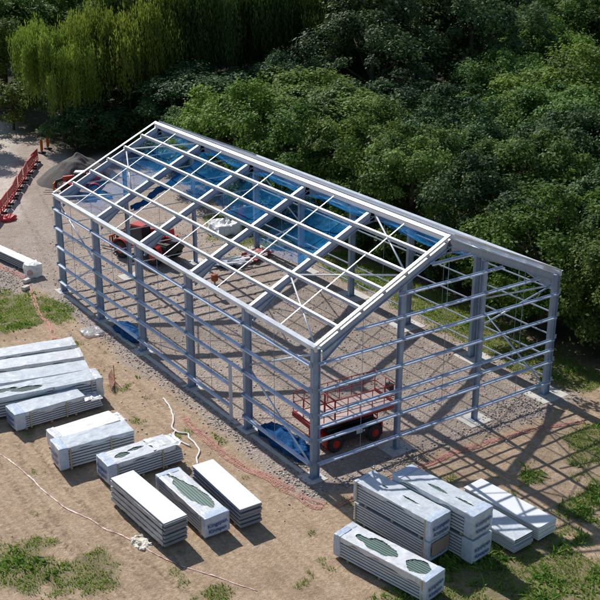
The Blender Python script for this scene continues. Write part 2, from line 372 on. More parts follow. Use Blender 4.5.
t.links.new(tk.outputs['Fac'], tm.inputs[0]); tn = N(t, 'ShaderNodeMath', operation='MULTIPLY'); t.links.new(tm.outputs[0], tn.inputs[0]); t.links.new(ramp(t, mo, [(.40, (1, 1, 1)), (.56, (.05, .05, .05))]), tn.inputs[1])
c = mixc(t, tn.outputs[0], c, (.11, .075, .05, 1))
vs_ = N(t, 'ShaderNodeVectorMath', operation='SCALE'); vs_.inputs['Scale'].default_value = 1.36; t.links.new(c, vs_.inputs[0]); t.links.new(vs_.outputs[0], b.inputs['Base Color']); b.inputs['Roughness'].default_value = .95; b.inputs['Specular IOR Level'].default_value = .2
bh = N(t, 'ShaderNodeMath', operation='ADD'); t.links.new(nc, bh.inputs[0]); bv = N(t, 'ShaderNodeMath', operation='MULTIPLY'); t.links.new(vo.outputs['Distance'], bv.inputs[0]); t.links.new(sp.outputs[0], bv.inputs[1]); t.links.new(bv.outputs[0], bh.inputs[1])
b2 = N(t, 'ShaderNodeMath', operation='ADD'); t.links.new(bh.outputs[0], b2.inputs[0]); t.links.new(mo, b2.inputs[1])
bump(t, b, b2.outputs[0], .75, .09); me.materials.append(m)
def hz(x, y): return float(height(np.array([x]), np.array([y]))[0])

# ------------------------------------------------------------------ stuff: grass, weeds, stones
def blades(name, label, cat, n, dens, hmin, hmax, wid, mat, lean=.5, box=(-15, 18, -13, 33)):
    xs = RNG.uniform(box[0], box[1], n); ys = RNG.uniform(box[2], box[3], n)
    k = dens(xs, ys) > RNG.random(n); xs = xs[k]; ys = ys[k]; n = len(xs)
    zz = height(xs, ys); h = RNG.uniform(hmin, hmax, n); a = RNG.uniform(0, 2*np.pi, n); l = RNG.uniform(0, lean, n)*h; a2 = a + RNG.uniform(-1, 1, n)
    w = RNG.uniform(.6, 1.3, n)*wid; base = np.stack([xs, ys, zz - .01], 1); sd = np.stack([np.cos(a), np.sin(a), 0*a], 1)*w[:, None]
    up = np.stack([-np.sin(a2)*l, np.cos(a2)*l, h], 1)
    V = np.stack([base - sd*.5, base + sd*.5, base + up*.6 + sd*.7, base + up*1.0, ], 1)
    V[:, 3, :2] += up[:, :2]*.6
    me = np_mesh(name, V.reshape(-1, 3), np.arange(4*n).reshape(-1, 4))
    at = me.attributes.new('var', 'FLOAT', 'FACE'); at.data.foreach_set('value', np.clip(fbm(xs*1.5, ys*1.5)*.8 - .1 + RNG.uniform(-.2, .4, n), 0, 1).astype(np.float32))
    me.materials.append(mat); ob = bpy.data.objects.new(name, me); col.objects.link(ob); return tag(ob, label, cat, kind='stuff')
dg = lambda x, y: masks(x, y)[1]*np.maximum((x > 13.8)*(y > -1)*.95, 1)*np.maximum((x > 13.8)*(y > -1)*.9, sst(.28, .50, fbm(x*1.7 + 11, y*1.7 + 5)))
blades('grass', 'short rough grass and low green growth around the edges of the site', 'grass', 520000, dg, .04, .13, .03, M['grass'])
dw = lambda x, y: (masks(x, y)[1] > .35)*sst(.55, .75, fbm(x*1.1 + 3, y*1.1 + 8) + .12*((y < -6.5) & (x > -2)) - .08*(x < -7))
blades('weeds', 'taller leafy weeds growing in clumps at the edges of the site', 'weeds', 170000, dw, .06, .22, .075, M['weed'], 1.6)
def stones(name, label, n, dens, rmin, rmax, box):
    xs = RNG.uniform(box[0], box[1], n); ys = RNG.uniform(box[2], box[3], n); k = dens(xs, ys) > RNG.random(n); xs = xs[k]; ys = ys[k]; n = len(xs)
    r = rmin + (rmax - rmin)*RNG.random(n)**2.2; zz = height(xs, ys) + r*.25
    base = np.array([(1, 1, 1), (-1, 1, 1), (-1, -1, 1), (1, -1, 1), (1.2, 1.2, -1), (-1.2, 1.2, -1), (-1.2, -1.2, -1), (1.2, -1.2, -1)])*.6
    V = base[None]*r[:, None, None]*RNG.uniform(.55, 1.35, (n, 8, 3)); a = RNG.uniform(0, 6.28, n); c, s = np.cos(a)[:, None], np.sin(a)[:, None]
    V = np.stack([V[..., 0]*c - V[..., 1]*s, V[..., 0]*s + V[..., 1]*c, V[..., 2]*.8], -1) + np.stack([xs, ys, zz], 1)[:, None]
    F = np.array([(0, 1, 2, 3), (7, 6, 5, 4), (0, 4, 5, 1), (1, 5, 6, 2), (2, 6, 7, 3), (3, 7, 4, 0)])
    Q = (F[None] + 8*np.arange(n)[:, None, None]).reshape(-1, 4); me = np_mesh(name, V.reshape(-1, 3), Q)
    v = np.repeat(RNG.random(n), 6); at = me.attributes.new('var', 'FLOAT', 'FACE'); at.data.foreach_set('value', v.astype(np.float32))
    m, t, b, o = nt('loose_stone_mix'); A = N(t, 'ShaderNodeAttribute', attribute_name='var')
    t.links.new(ramp(t, A.outputs['Fac'], [(0, (.19, .16, .14)), (.5, (.33, .29, .26)), (.85, (.45, .41, .38)), (1, (.66, .63, .60))]), b.inputs['Base Color']); b.inputs['Roughness'].default_value = .9
    me.materials.append(m); ob = bpy.data.objects.new(name, me); col.objects.link(ob); return tag(ob, label, 'gravel', kind='stuff')
def dst(x, y):
    edge = np.exp(-((x + .75)/.42)**2)*(y > -1.2)*(y < 24) + np.exp(-((y + .95)/.45)**2)*(x > -1)*(x < 13.6)*1.0 + np.exp(-np.hypot((x - 11)/2.3, (y + .2)/.8)**2)*1.2
    heap = np.exp(-np.hypot((x + 2.4)/1.4, (y - 29.2)/2.0)**2)*1.2
    return np.clip(edge*(vn(x*1.2, y*.8)*1.3) + heap + masks(x, y)[0]*.07*(vn(x*.9, y*.9) + .3) + .02, 0, 1)
stones('loose_gravel', 'loose pale stones spilled along the edge of the slab and over the yard', 90000, dst, .014, .062, (-5, 15, -2.4, 34))

# ------------------------------------------------------------------ steel frame building
bld = empty('steel_frame_building', (0, 0, 0), 0, 'unclad galvanised steel portal frame building with open roof and walls', 'building')
def rl(x):   # underside line of the purlins
    return (HA + (HR - HA)*x/(W/2) if x <= W/2 else HB + (HR - HB)*(W - x)/(W/2)) - .20
sA = Vector((W/2, 0, HR - HA)).normalized(); nA = Vector((-sA.z, 0, sA.x))
sB = Vector((-W/2, 0, HR - HB)).normalized(); nB = Vector((sB.z, 0, -sB.x)); nB = nB if nB.z > 0 else -nB
FR = [0, 5, 10, 15, 20, 25]; RD = .34
for y in FR:
    for x, H in ((0, HA), (W, HB)):
        mb = MB(); top = rl(x) - .02
        mb.isec((x, y, .03), (x, y, top), (1, 0, 0), .36, .19); mb.box((x-.24, y-.16, 0), (x+.24, y+.16, .03))
        for sx in (-1, 1):
            for sy in (-1, 1): mb.cyl((x + sx*.2, y + sy*.12, .045), (0, 0, 1), .018, .05, 6)
        for z in (.7, 1.75, 2.85, 3.95, 5.05): mb.box((x + (-.34 if x == 0 else .18), y - .05, z - .10), (x + (-.18 if x == 0 else .34), y - .04, z + .10))
        mb.box((x-.181, y-.098, top), (x+.181, y+.098, top + .02))
        mb.build('column', M['steel'], bld)
    for s, x0, n, sd in ((sA, 0., nA, 1), (sB, W, nB, -1)):
        mb = MB(); p = Vector((x0 + sd*.18, y, rl(x0 + sd*.18))) - n*(RD/2); q = Vector((W/2 - sd*.006, y, rl(W/2 - sd*.006))) - n*(RD/2)
        mb.isec(p, q, n, RD, .17)
        # eaves haunch and apex haunch
        a = p - n*(RD/2); L = 1.7
        mb.prism([a + Vector((0, -.006, -.42)), a + s*L + Vector((0, -.006, 0)), a + Vector((0, -.006, 0))], (0, .012, 0))
        lo, hi = a + Vector((0, 0, -.43)), a + s*L; mb.bar(lo, hi, .16, .018, n)
        e = q - n*(RD/2); L2 = .9
        mb.prism([e + Vector((0, -.006, -.22)), e + Vector((0, -.006, 0)), e - s*L2 + Vector((0, -.006, 0))], (0, .012, 0)); mb.bar(e - s*L2, e + Vector((0, 0, -.23)), .15, .016, n)
        mb.build('rafter', M['rafter'], bld)
for x in (4.233, 8.708):
    for y, sg in ((0, 1), (25, -1)):
        mb = MB(); yy = y + sg*.0
        mb.isec((x, yy, .03), (x, yy, rl(x) - RD - .10), (0, 1, 0), .25, .17); mb.box((x-.2, yy-.18, 0), (x+.2, yy+.18, .03)); mb.box((x-.09, yy-.05, rl(x) - RD - .10), (x+.09, yy+.05, rl(x) - RD - .03))
        mb.build('gable_post', M['steel'], bld)
def zl(name, p, q, web, fl, mat, **kw):
    mb = MB(); mb.zed(p, q, web, fl, **kw); return mb.build(name, mat, bld)
SL = [k/6 for k in range(7)]
for s, x0, n, sd in ((sA, 0., nA, 1), (sB, W, nB, -1)):
    for k in range(1, 6):
        x = x0 + sd*W/2*SL[k]; c = Vector((x, 0, rl(x))) + n*.105
        mb = MB(); mb.zed(c + Vector((0, -.16, 0)), c + Vector((0, 25.16, 0)), n, s, .135, .06, .01)
        for y in FR: mb.box((x - .06, y - .055, rl(x) - .02), (x - .03, y - .045, rl(x) + .16))
        mb.build('purlin', M['purlin'] if sd > 0 else M['lit_purlin'], bld)
    x = W/2 - sd*.16; c = Vector((x, 0, rl(x))) + n*.105
    mb = MB(); mb.zed(c + Vector((0, -.16, 0)), c + Vector((0, 25.16, 0)), n, s, .16, .065, .01); mb.build('ridge_purlin', M['lit_purlin'], bld)
    x = x0 - sd*.10; c = Vector((x, 0, rl(x0) + .06))
    mb = MB(); mb.box((x - .05, -.18, c.z - .12), (x + .05, 25.18, c.z + .10)); mb.box((x - .13, -.18, c.z + .101), (x + .13, 25.18, c.z + .114)); mb.build('eaves_beam', M['purlin'], bld)
    # verge angles along both end rafters
    for y in (-.19, 25.19):
        p = Vector((x0, y, rl(x0))) + n*.205; q = Vector((W/2 - sd*.01, y, rl(W/2))) + n*.205
        mb = MB(); mb.bar(p, q, .012, .085, n); mb.bar(p + n*.048 + Vector((0, .07 if y < 0 else -.07, 0)), q + n*.048 + Vector((0, .07 if y < 0 else -.07, 0)), .15, .010, n)
        mb.build('verge_angle', M['purlin'], bld)
    for i in range(5):
        y = FR[i] + 2.5; mb = MB()
        for k in range(6):
            xa = x0 + sd*W/2*SL[k]; xb = x0 + sd*W/2*SL[k+1]
            mb.bar(Vector((xa + sd*.04, y + .04*(k % 2), rl(xa))) + n*.10, Vector((xb - sd*.04, y + .04*(k % 2), rl(xb))) + n*.10, .036, .03, n)
        mb.build('sag_bar', M['purlin'], bld)
    for y0, y1 in ((0, 5), (25, 20)):
        nd = [(1, y1), (2/3, y0), (1/3, y1), (0, y0)]
        for (a, ya), (b_, yb) in zip(nd, nd[1:]):
            pa = Vector((x0 + sd*W/2*a, ya, rl(x0 + sd*W/2*a))) - n*.06; pb = Vector((x0 + sd*W/2*b_, yb, rl(x0 + sd*W/2*b_))) - n*.06
            mb = MB(); mb.tube([pa.lerp(pb, .03), pb.lerp(pa, .03)], .04, 8); mb.build('roof_brace', M['purlin'], bld)
RZ = (.7, 1.75, 2.85, 3.95, 5.05)
JY = 6.0
for x, sg in ((0, -1), (W, 1)):
    xo = x + sg*.27
    for i in range(5):
        for z in RZ:
            ya, yb = FR[i] + .015, FR[i+1] - .015
            if x == 0 and i == 1 and z < 2.5: ya = JY + .06
            zl('side_rail', (xo, ya, z), (xo, yb, z), (sg, 0, 0), (0, 0, -1), M['rail'], D=.12, F=.055)
        mb = MB(); y = FR[i] + 2.5 + (.15 if i == 1 else 0); mb.tube([(xo, y, .7), (xo, y, rl(x))], .012, 5); mb.build('sag_rod', M['steel'], bld)
    for y0, y1 in ((0, 5), (25, 20)):
        for za, zb in ((.35, 3.0), (5.4, 3.1)):
            mb = MB(); s_ = 1 if y1 > y0 else -1
            mb.tube([(x, y0 + s_*.12, za), (x, y1 - s_*.12, zb)], .045, 8); mb.build('wall_brace', M['rail'], bld)
mb = MB(); mb.box((-.34, JY - .04, .05), (-.20, JY + .04, 2.78)); mb.build('door_jamb', M['ltgrey'], bld)
GX = [0, 4.233, 8.708, W]
for y, sg in ((0, -1), (25, 1)):
    yo = y + sg*.22
    for i in range(3):
        zz = [.7, 1.75, 2.35, 2.85, 3.95, 5.1, 6.1, 7.1, 8.05] if sg < 0 else [.7, 1.75, 2.85, 3.95, 5.1, 6.1, 7.1, 8.05]
        for z in zz:
            xa, xb = GX[i] + .015, GX[i+1] - .015
            if i == 0: xb = xb if z < rl(xb) - .5 else 0; xa = max(xa, (z - rl(0) + RD + .1)/((HR-HA)/(W/2))) if z > rl(0) - .5 else xa
            elif i == 2: xa = xa if z < rl(xa) - .5 else 99; xb = min(xb, W - (z - rl(W) + RD + .1)/((HR-HB)/(W/2))) if z > rl(W) - .5 else xb
            else:
                if z > 8.0: xa, xb = W/2 - 1.1, W/2 + 1.1
                elif z > rl(GX[1]) - .4: xa = GX[1] + .3; xb = GX[2] - .3
            if xb - xa < .35: continue
            zl('side_rail', (xa, yo, z), (xb, yo, z), (0, sg, 0), (0, 0, -1), M['rail'], D=.12, F=.055)
        xm = (GX[i] + GX[i+1])/2; mb = MB(); mb.tube([(xm, yo, .7), (xm, yo, rl(xm) - .2)], .012, 5); mb.build('sag_rod', M['steel'], bld)
mb = MB(); mb.tube([(GX[2] + .2, -.04, 4.6), (W - .25, -.04, 5.5)], .04, 8); mb.build('wall_brace', M['rail'], bld)
for x in (0, W):
    for y in FR:
        mb = MB(); s_ = random.uniform(.75, .95) if x == 0 else random.uniform(1.3, 1.7)
        ox = random.uniform(-.12, .12); oy = random.uniform(-.12, .12)
        mb.crumple((x - s_*.55 + ox, y - s_*.55 + oy, -.2), (x + s_*.55 + ox, y + s_*.55 + oy, -.004 + .012), 5, .015, 2, seed=y + x); mb.build('footing', M['concrete'], bld)
for x in GX[1:3]:
    for y in (0, 25):
        mb = MB(); mb.crumple((x - .62, y - .55, -.2), (x + .62, y + .55, .010), 5, .015, 2, seed=y + x); mb.build('footing', M['concrete'], bld)
for i in range(5):   # kerb of poured concrete between the pads on the near long wall
    mb = MB(); mb.crumple((-.32, FR[i] + .62, -.2), (-.12, FR[i+1] - .62, .035), 7, .02, 2.2, seed=i*1.7); mb.build('footing_strip', M['concrete'], bld)

mb = MB()
for s, sd, n, wd in ((sA, 1, nA, .16), (sB, -1, nB, .52)):
    a = Vector((W/2 - sd*.002, -.17, rl(W/2))) + n*.232; mb.obox(a - s*(wd/2) + Vector((0, 12.67, 0)), s*(wd/2), (0, 12.67, 0), n*.006)
mb.build('ridge_cap', M['purlin'], bld)

# ------------------------------------------------------------------ safety nets under the roof
def net(name, label, y0, y1, u0, u1, far, sag=.35, seed=0., off=.45):
    nxn, nyn = 26, 22; V = []
    for i in range(nxn + 1):
        for j in range(nyn + 1):
            a = i/nxn; bq = j/nyn; u = u0 + (u1 - u0)*a; x = W/2*u if not far else W - W/2*u
            y = y0 + (y1 - y0)*bq
            kf = max(0., min(1., (a - .35)/.4)) if far else 1.; kf = kf*kf*(3 - 2*kf)
            z = rl(x) - off*(.6 + .4*kf) - sag*(.25 + .75*kf)*(1 - (2*bq - 1)**2)*(.75 + .25*math.sin(math.pi*min(1, max(0, a))))
            z += (.3 + .7*kf)*.10*mnoise.noise(Vector((x*1.3 + seed, y*.5, 0))) + .07*mnoise.noise(Vector((x*3 + seed, y*2.2, 4)))
            V.append((x, y, z))
    F = [(i*(nyn+1) + j, (i+1)*(nyn+1) + j, (i+1)*(nyn+1) + j + 1, i*(nyn+1) + j + 1) for i in range(nxn) for j in range(nyn)]
    mb = MB(); mb.add(V, F, 0, True); o = mb.build(name, M['net'])
    return tag(o, label, 'safety net', 'blue safety nets under the roof')
ordn = ['nearest the front gable', 'second from the front gable', 'in the middle', 'second from the far gable', 'nearest the far gable']
for i in range(5):
    net('safety_net', 'blue net under the far roof slope, bay ' + ordn[i], FR[i] + .12, FR[i+1] - .12, .06, 1.0, True, .50, i*3.1, .24)
for i, (u0, u1, sg) in {1: (.50, .97, .55), 2: (.62, .97, .5), 3: (.58, .97, .45), 4: (.10, .97, .4)}.items():
    net('safety_net', 'blue net under the near roof slope, bay ' + ordn[i], FR[i] + .12, FR[i+1] - .12, u0, u1, False, sg, 20 + i*2.3, .3)
mb = MB(); V = []; F = []; n_ = 60; k_ = 9
for i in range(n_ + 1):
    a = i/n_; x = W/2*(.30 + .68*a); sag = .16*abs(math.sin(a*math.pi*3)) 
    for j in range(k_):
        th = math.pi*(-.2 + 1.4*j/(k_-1)); rr = .17 + .09*mnoise.noise(Vector((a*14, j*.9, 2)))
        V.append((x, 19.55 + math.cos(th)*rr*1.2, rl(x) - .62 - sag + math.sin(th)*rr + .05*mnoise.noise(Vector((a*30, j*1.7, 9)))))
F = [(i*k_ + j, (i+1)*k_ + j, (i+1)*k_ + j + 1, i*k_ + j + 1) for i in range(n_) for j in range(k_-1)]
mb.add(V, F); o = mb.build('bunched_net', M['blue_tarp']); tag(o, 'bright blue bunched up netting hanging along a rafter in the far half of the roof', 'safety net')

# ------------------------------------------------------------------ packs of panels
def lens(u, v, c, w, h, tilt=0.):
    uu = (u - c[0]); vv = (v - c[1]) - tilt*uu; k = 1 + .38*mnoise.noise(Vector((u*9 + c[0]*40, v*3.5, 2))) + (.10*mnoise.noise(Vector((u*28, v*9, c[1]*30)))); w *= k; h *= 1 + (k - 1)*.6; return (abs(uu)/w)**1.6 + (abs(vv)/h)**1.6 < 1
def pack(label, x, y, yaw, L, Wd, h, group, z0=0., n=7, top='film', hole=None, logo=False, end='film', sleeve=(1, 0), side=(.25, .7), seed=0, stag=0., bear=True, name='panel_pack', cat='panel pack', ext=None, ribbed=False, green=True, lmat='film'):
    """local +x runs towards the visible end; seed varies wrinkles"""
    rnd = random.Random(seed*13 + 5); r = empty(name, (x, y, z0), yaw, label, cat, group)
    zb = .10 if bear else .012
    if bear:
        for f in (-.36, 0, .36):
            mb = MB(); mb.bbox((f*L - .05, -Wd/2 + .03, 0), (f*L + .05, Wd/2 - .03, zb), .008); mb.build('bearer', M['timber'], r)
    mb = MB(); th = (h - zb)/n; topm = 3 if green else 0
    for i in range(n):
        lo = zb + i*th; e = rnd.uniform(-1, 1)*stag; jx = rnd.uniform(-.012, .012); jy = rnd.uniform(-.008, .008)
        X0, X1 = -L/2 + e + jx, L/2 + e*.8 + jx
        if ext and i < ext[0]: X0 -= ext[1]*(1 - .06*i)
        mb.box((X0, -Wd/2 + jy, lo + th*.36), (X1, Wd/2 + jy, lo + th*.985), 0 if i < n-1 else (topm if hole or ribbed else 0))
        mb.box((X0 + .03, -Wd/2 + .05 + jy, lo), (X1 - .05, Wd/2 - .05 + jy, lo + th*.36), 1)
        mb.box((X0 + .004, -Wd/2 - .012 + jy, lo + th*.52), (X1 - .004, -Wd/2 - .001 + jy, lo + th*.66), 2)
        mb.box((X0 + .004, Wd/2 + .001 + jy, lo + th*.52), (X1 - .004, Wd/2 + .012 + jy, lo + th*.66), 2)
    if ribbed or hole:
        for k in range(9):
            yy = -Wd/2 + Wd*(k + .5)/9; mb.prism([(-L/2, yy - .028, h - .003), (-L/2, yy + .028, h - .003), (-L/2, yy + .014, h + .022), (-L/2, yy - .014, h + .022)], (L, 0, 0), topm)
    sm_ = [M['sheet_grey'], M['sheet_dark'], M['plate'], M['green_panel']]
    if top == 'plate': sm_ = [M['sheet_mid'], M['sheet_dark'], M['sheet_grey'], M['plate']]
    if end == 'cream': sm_ = [M['plate'], M['cream_plate'], M['cream_plate'], M['plate']]
    mb.build('panel_sheets', sm_, r)
    if top == 'plate':
        mb = MB(); mb.bbox((-L/2 + stag*.3, -Wd/2 - .012, h + .002), (L/2 - .01, Wd/2 + .012, h + .03), .008); mb.build('top_sheet', M['plate'], r)
    if top.startswith('film'):
        # film lid: wrinkled sheet lapping over both long edges, with torn openings
        nu, nv = (190, 58) if hole else (84, 26); V = []; F = []; lap = .12 + .05*rnd.random(); prof = []
        for j in range(nv + 1):
            s = (j/nv - .5)*(Wd + 2*lap + .04); a = abs(s)
            prof.append((s, 0.) if a <= Wd/2 + .02 else (math.copysign(Wd/2 + .02, s), -(a - Wd/2 - .02)))
        for i in range(nu + 1):
            X = -L/2 - .01 + (L + .02)*i/nu
            for j in range(nv + 1):
                yy, dz = prof[j]; p = Vector((X*3.2 + seed, yy*5, seed*1.3))
                w = .016*mnoise.noise(p*.8) + .009*mnoise.noise(Vector((p.x*.5, p.y*2.6, p.z))); dz2 = dz*(1 + .9*mnoise.noise(Vector((X*1.8, seed, yy)))) if dz else 0
                V.append((X, yy + (math.copysign(abs(w), yy) if dz else 0), h + .034 + dz2 + (abs(w) + w if not dz else 0)))
        for i in range(nu):
            for j in range(nv):
                u = (i + .5)/nu; v = ((j + .5)/nv - .5)*(Wd + 2*lap)/Wd + .5
                if hole and any(lens(u, v, *q) for q in hole): continue
                F.append((i*(nv+1) + j, (i+1)*(nv+1) + j, (i+1)*(nv+1) + j + 1, i*(nv+1) + j + 1))
        mb = MB(); mb.add(V, F, 0, True); mb.build('film_lid', M['film_grey'] if top == 'film_grey' else M[lmat], r)
    for sgn, on in ((1, sleeve[0]), (-1, sleeve[1])):
        if not on: continue
        a, b2 = sgn*(L/2 - on), sgn*(L/2 + .05)
        mb = MB(); mb.crumple((min(a, b2), -Wd/2 - .035, zb + .01), (max(a, b2), Wd/2 + .035, h + .05), 14, .018 if logo else .030, 3.4, 0, seed*2.1, .04, True)
        sl = mb.build('end_sleeve', M['film_blue'] if logo else M['film'], r)
        if logo and sgn > 0:
            for k, (zz, sz) in enumerate(((.60, .20), (.28, .18))):
                cu = bpy.data.curves.new('print', 'FONT'); cu.body = 'Kingspan'; cu.size = sz*min(1.25, Wd/.85); cu.align_x = 'CENTER'; cu.extrude = .001; cu.offset = .004
                ob = bpy.data.objects.new('tmp', cu); col.objects.link(ob); dgp = bpy.context.evaluated_depsgraph_get()
                me = bpy.data.meshes.new_from_object(ob.evaluated_get(dgp)); bpy.data.objects.remove(ob); me.materials.clear(); me.materials.append(M['ink'])
                po = bpy.data.objects.new('print', me); col.objects.link(po); po.parent = sl
                po.matrix_parent_inverse = Matrix.Identity(4)
                po.location = (L/2 + .088, 0, zb + (h - zb)*zz - .05); po.rotation_euler = (R(90), R(-4 + 3*k), R(90))
    for f in side:
        for sy in (-1, 1):
            mb = MB(); xx = -L/2 + f*L
            mb.bbox((xx - .035, sy*(Wd/2 + .032) - .012, zb - .02), (xx + .035, sy*(Wd/2 + .032) + .012, h + .03), .006); mb.build('corner_board', M['tan'], r)
    return r
MG = 'panel packs on the dirt in front of the long wall'; DG = 'panel packs laid out at the left'; PG = 'panel packs at the front right corner'
# centre group
pack('bare white topped panel pack in staggered layers, beside the crumpled polythene', -6.97, .89, -1.52, 3.94, .95, 1.13, MG, n=6, top='plate', sleeve=(0, 0), side=(), seed=1, stag=.07)
r_ = [o for o in col.objects if o.name == 'panel_pack'][0]
for k in range(4):
    mb = MB(); z0 = .16 + k*.24; mb.crumple((-1.97, -.51, z0), (1.85, -.478, z0 + .17), 14, .018, 3.4, 0, k*3.3); mb.build('film_layer', M['film_side'], r_)
pack('panel pack with a long torn film window showing dark green ribs, middle of the three', -5.33, .55, -1.57, 3.71, .98, .87, MG, n=6, top='film', hole=[((.50, .50), .36, .36, .25), ((.66, .62), .2, .3, .0)], logo=True, sleeve=(.30, .2), side=(.93,), seed=2, lmat='film')
pack('bare white topped panel pack with dark stepped end nearest the frame', -3.96, .29, -1.60, 3.79, .92, .92, MG, n=5, top='plate', sleeve=(0, 0), side=(), seed=3, stag=.06)
# left group
def ragged(label_start, xa, xb, Wd, z, seed):
    pr_ = [o for o in col.objects if o.get('label', '').startswith(label_start)][0]; V = []; F = []; nu, nv = 26, 16
    for i in range(nu + 1):
        for j in range(nv + 1):
            X = xa + (xb - xa)*i/nu; Y = (j/nv - .5)*Wd; p = Vector((X*4 + seed, Y*4, seed))
            V.append((X + .12*mnoise.noise(p*.8), Y + .08*mnoise.noise(p + Vector((5, 2, 1))), z + .06 + .09*mnoise.noise(p*1.3) - .10*(i/nu)))
    for i in range(nu):
        for j in range(nv):
            if mnoise.noise(Vector((i*.45 + seed, j*.5, 3))) > .25 + .5*(1 - i/nu): continue
            F.append((i*(nv+1) + j, (i+1)*(nv+1) + j, (i+1)*(nv+1) + j + 1, i*(nv+1) + j + 1))
    mb = MB(); mb.add(V, F, 0, True); mb.build('torn_film', M['white_cloth'], pr_)
pack('film wrapped panel pack with green slits in its lid and ragged white far end', -5.62, 4.5, 3.15, 2.95, 1.07, .93, DG, n=7, top='film', hole=[((.72, .52), .12, .17, .0), ((.50, .38), .12, .10, .0)], logo=True, sleeve=(.32, 0), side=(.88, .20), seed=4, ext=(5, .38))
pack('film wrapped grey layered panel pack with a bright white patch at its far end', -6.61, 6.51, 3.08, 3.2, 1.04, 1.01, DG, n=7, top='film_grey', logo=True, sleeve=(.34, 0), side=(.87, .32), seed=5)
pack('low white topped panel pack half hidden between two taller packs', -6.35, 8.02, 3.18, 2.89, 1.05, .72, DG, n=5, top='film', sleeve=(.3, 0), side=(.22,), seed=6, ext=(3, .3), lmat='white_cloth')
pack('film wrapped panel pack with loose profiled sheets sticking out of its far end', -6.88, 10.84, 3.15, 3.22, 1.06, .83, DG, n=7, top='film_grey', logo=True, sleeve=(.42, 0), side=(.80, .28), seed=7, ext=(4, .85))
ragged('film wrapped panel pack with green slits', -.55, -1.95, 1.05, .93, 2.2)
ragged('film wrapped panel pack with loose profiled', -1.5, -2.45, 1.0, .55, 7.7)
ragged('low white topped panel pack', -1.2, -1.8, 1.0, .64, 4.7)
def long_pack(label, x, y, yaw, Wd, h, n, seed, **kw):
    Lq = 6.0; a = Vector((math.cos(yaw), math.sin(yaw))); cx, cy = x - a.x*.5, y - a.y*.5
    return pack(label, cx, cy, yaw, Lq, Wd, h, DG, n=n, seed=seed, **kw)
long_pack('long panel pack with a green tear in its lid at the left edge', -7.42, 12.24, R(171.5), 1.13, 1.04, 7, 8, top='film_grey', hole=[((.56, .62), .12, .22, 0), ((.72, .4), .12, .16, 0)], sleeve=(0, .28), side=(.08, .37))
long_pack('long grey white panel pack with one pale strap, third from the back of the row', -7.34, 13.78, R(167.6), 1.10, .96, 7, 9, top='film_grey', sleeve=(0, .0), side=(.36,))
long_pack('long pale panel pack second from the back of the row', -6.78, 15.82, R(166.5), 1.07, .70, 5, 10, top='film', sleeve=(0, .2), side=())
long_pack('long pale panel pack at the back of the row, closest to the grass', -6.50, 17.35, R(167.9), 1.02, .64, 5, 11, top='film', sleeve=(0, .2), side=())
# right group
pack('foremost panel pack with two torn windows of dark green ribs in its lid', -1.65, -6.66, -1.36, 3.99, .96, .93, PG, n=7, top='film', hole=[((.40, .47), .21, .36, .0), ((.83, .50), .12, .38, .0)], logo=True, sleeve=(.22, .25), side=(.97,), seed=12)
pack('lower pack of the left stack, with a brown board across its end', .11, -5.16, -1.43, 3.64, 1.02, .88, PG, n=7, top='none', logo=True, sleeve=(.25, 0), side=(.94, .03), seed=13)
pr = [o for o in col.objects if o.get('label', '').startswith('lower pack of the left')][0]
mb = MB(); mb.bbox((1.915, -.42, .34), (1.935, .50, .88), .005); mb.build('end_board', M['card'], pr)
pack('upper pack of the left stack, with narrow slits in its grey film lid', .07, -5.26, -1.43, 3.64, 1.02, .88, PG, z0=.93, n=7, top='film_grey', hole=[((.62, .52), .10, .05, .0), ((.28, .5), .05, .05, .0)], logo=True, sleeve=(.24, .1), side=(.94, .03), seed=14)
pack('lower pack of the right stack, resting in the weeds', 1.32, -6.04, -1.44, 3.75, 1.0, .98, PG, n=7, top='none', logo=True, sleeve=(.45, 0), side=(), seed=15)
pack('upper pack of the right stack, with two dark green slits in its lid', 1.28, -6.04, -1.44, 3.75, 1.0, 1.0, PG, z0=1.03, n=7, top='film_grey', hole=[((.46, .45), .12, .08, .0), ((.78, .5), .11, .06, .0)], logo=True, sleeve=(.36, .35), side=(), seed=16)
pack('low grey pack of profiled sheets between the tall stack and the white pack', 3.10, -6.60, -1.50, 3.5, .95, .62, PG, n=8, top='film_grey', sleeve=(0, 0), side=(), seed=17, stag=.09)
pack('white topped panel pack with cream foam edges, rightmost of all', 4.36, -6.47, -1.48, 3.64, 1.0, .62, PG, n=6, top='plate', end='cream', sleeve=(0, 0), side=(), seed=18)
# wrapped long pack at far left with bag beside
pack('long narrow white covered pack reaching in from the left edge of the yard', -1.05, 33.0, R(100), 8.2, .62, .62, DG, n=4, top='plate', sleeve=(0, 0), side=(), seed=19)

# ------------------------------------------------------------------ scissor lift
def wheel(parent, x, y, r, w, sgn):
    mb = MB(); mb.cyl((x, y, r), (0, 1, 0), r, w, 28, 0, r*.12)
    for k in range(22):
        a = 2*math.pi*k/22; c = Vector((x + math.cos(a)*r, y, r + math.sin(a)*r)); mb.obox(c, (math.cos(a)*.02, 0, math.sin(a)*.02), (0, w*.48, 0), (-math.sin(a)*r*.07, 0, math.cos(a)*r*.07))
    wh = mb.build('wheel', M['rubber'], parent)
    mb = MB(); mb.cyl((x, y + sgn*(w/2 + .004), r), (0, 1, 0), r*.46, .03, 20, 0); mb.cyl((x, y + sgn*(w/2 + .03), r), (0, 1, 0), r*.22, .04, 12, 0)
    for k in range(6):
        a = 2*math.pi*k/6; mb.cyl((x + math.cos(a)*r*.38, y + sgn*(w/2 + .02), r + math.sin(a)*r*.38), (0, 1, 0), .018, .03, 6)
    mb.build('rim', M['red'], wh)
lift = empty('scissor_lift', (2.95, 1.85, 0), R(-4), 'red and black scissor lift with dusty deck parked inside the front gable', 'scissor lift')
cw = .82
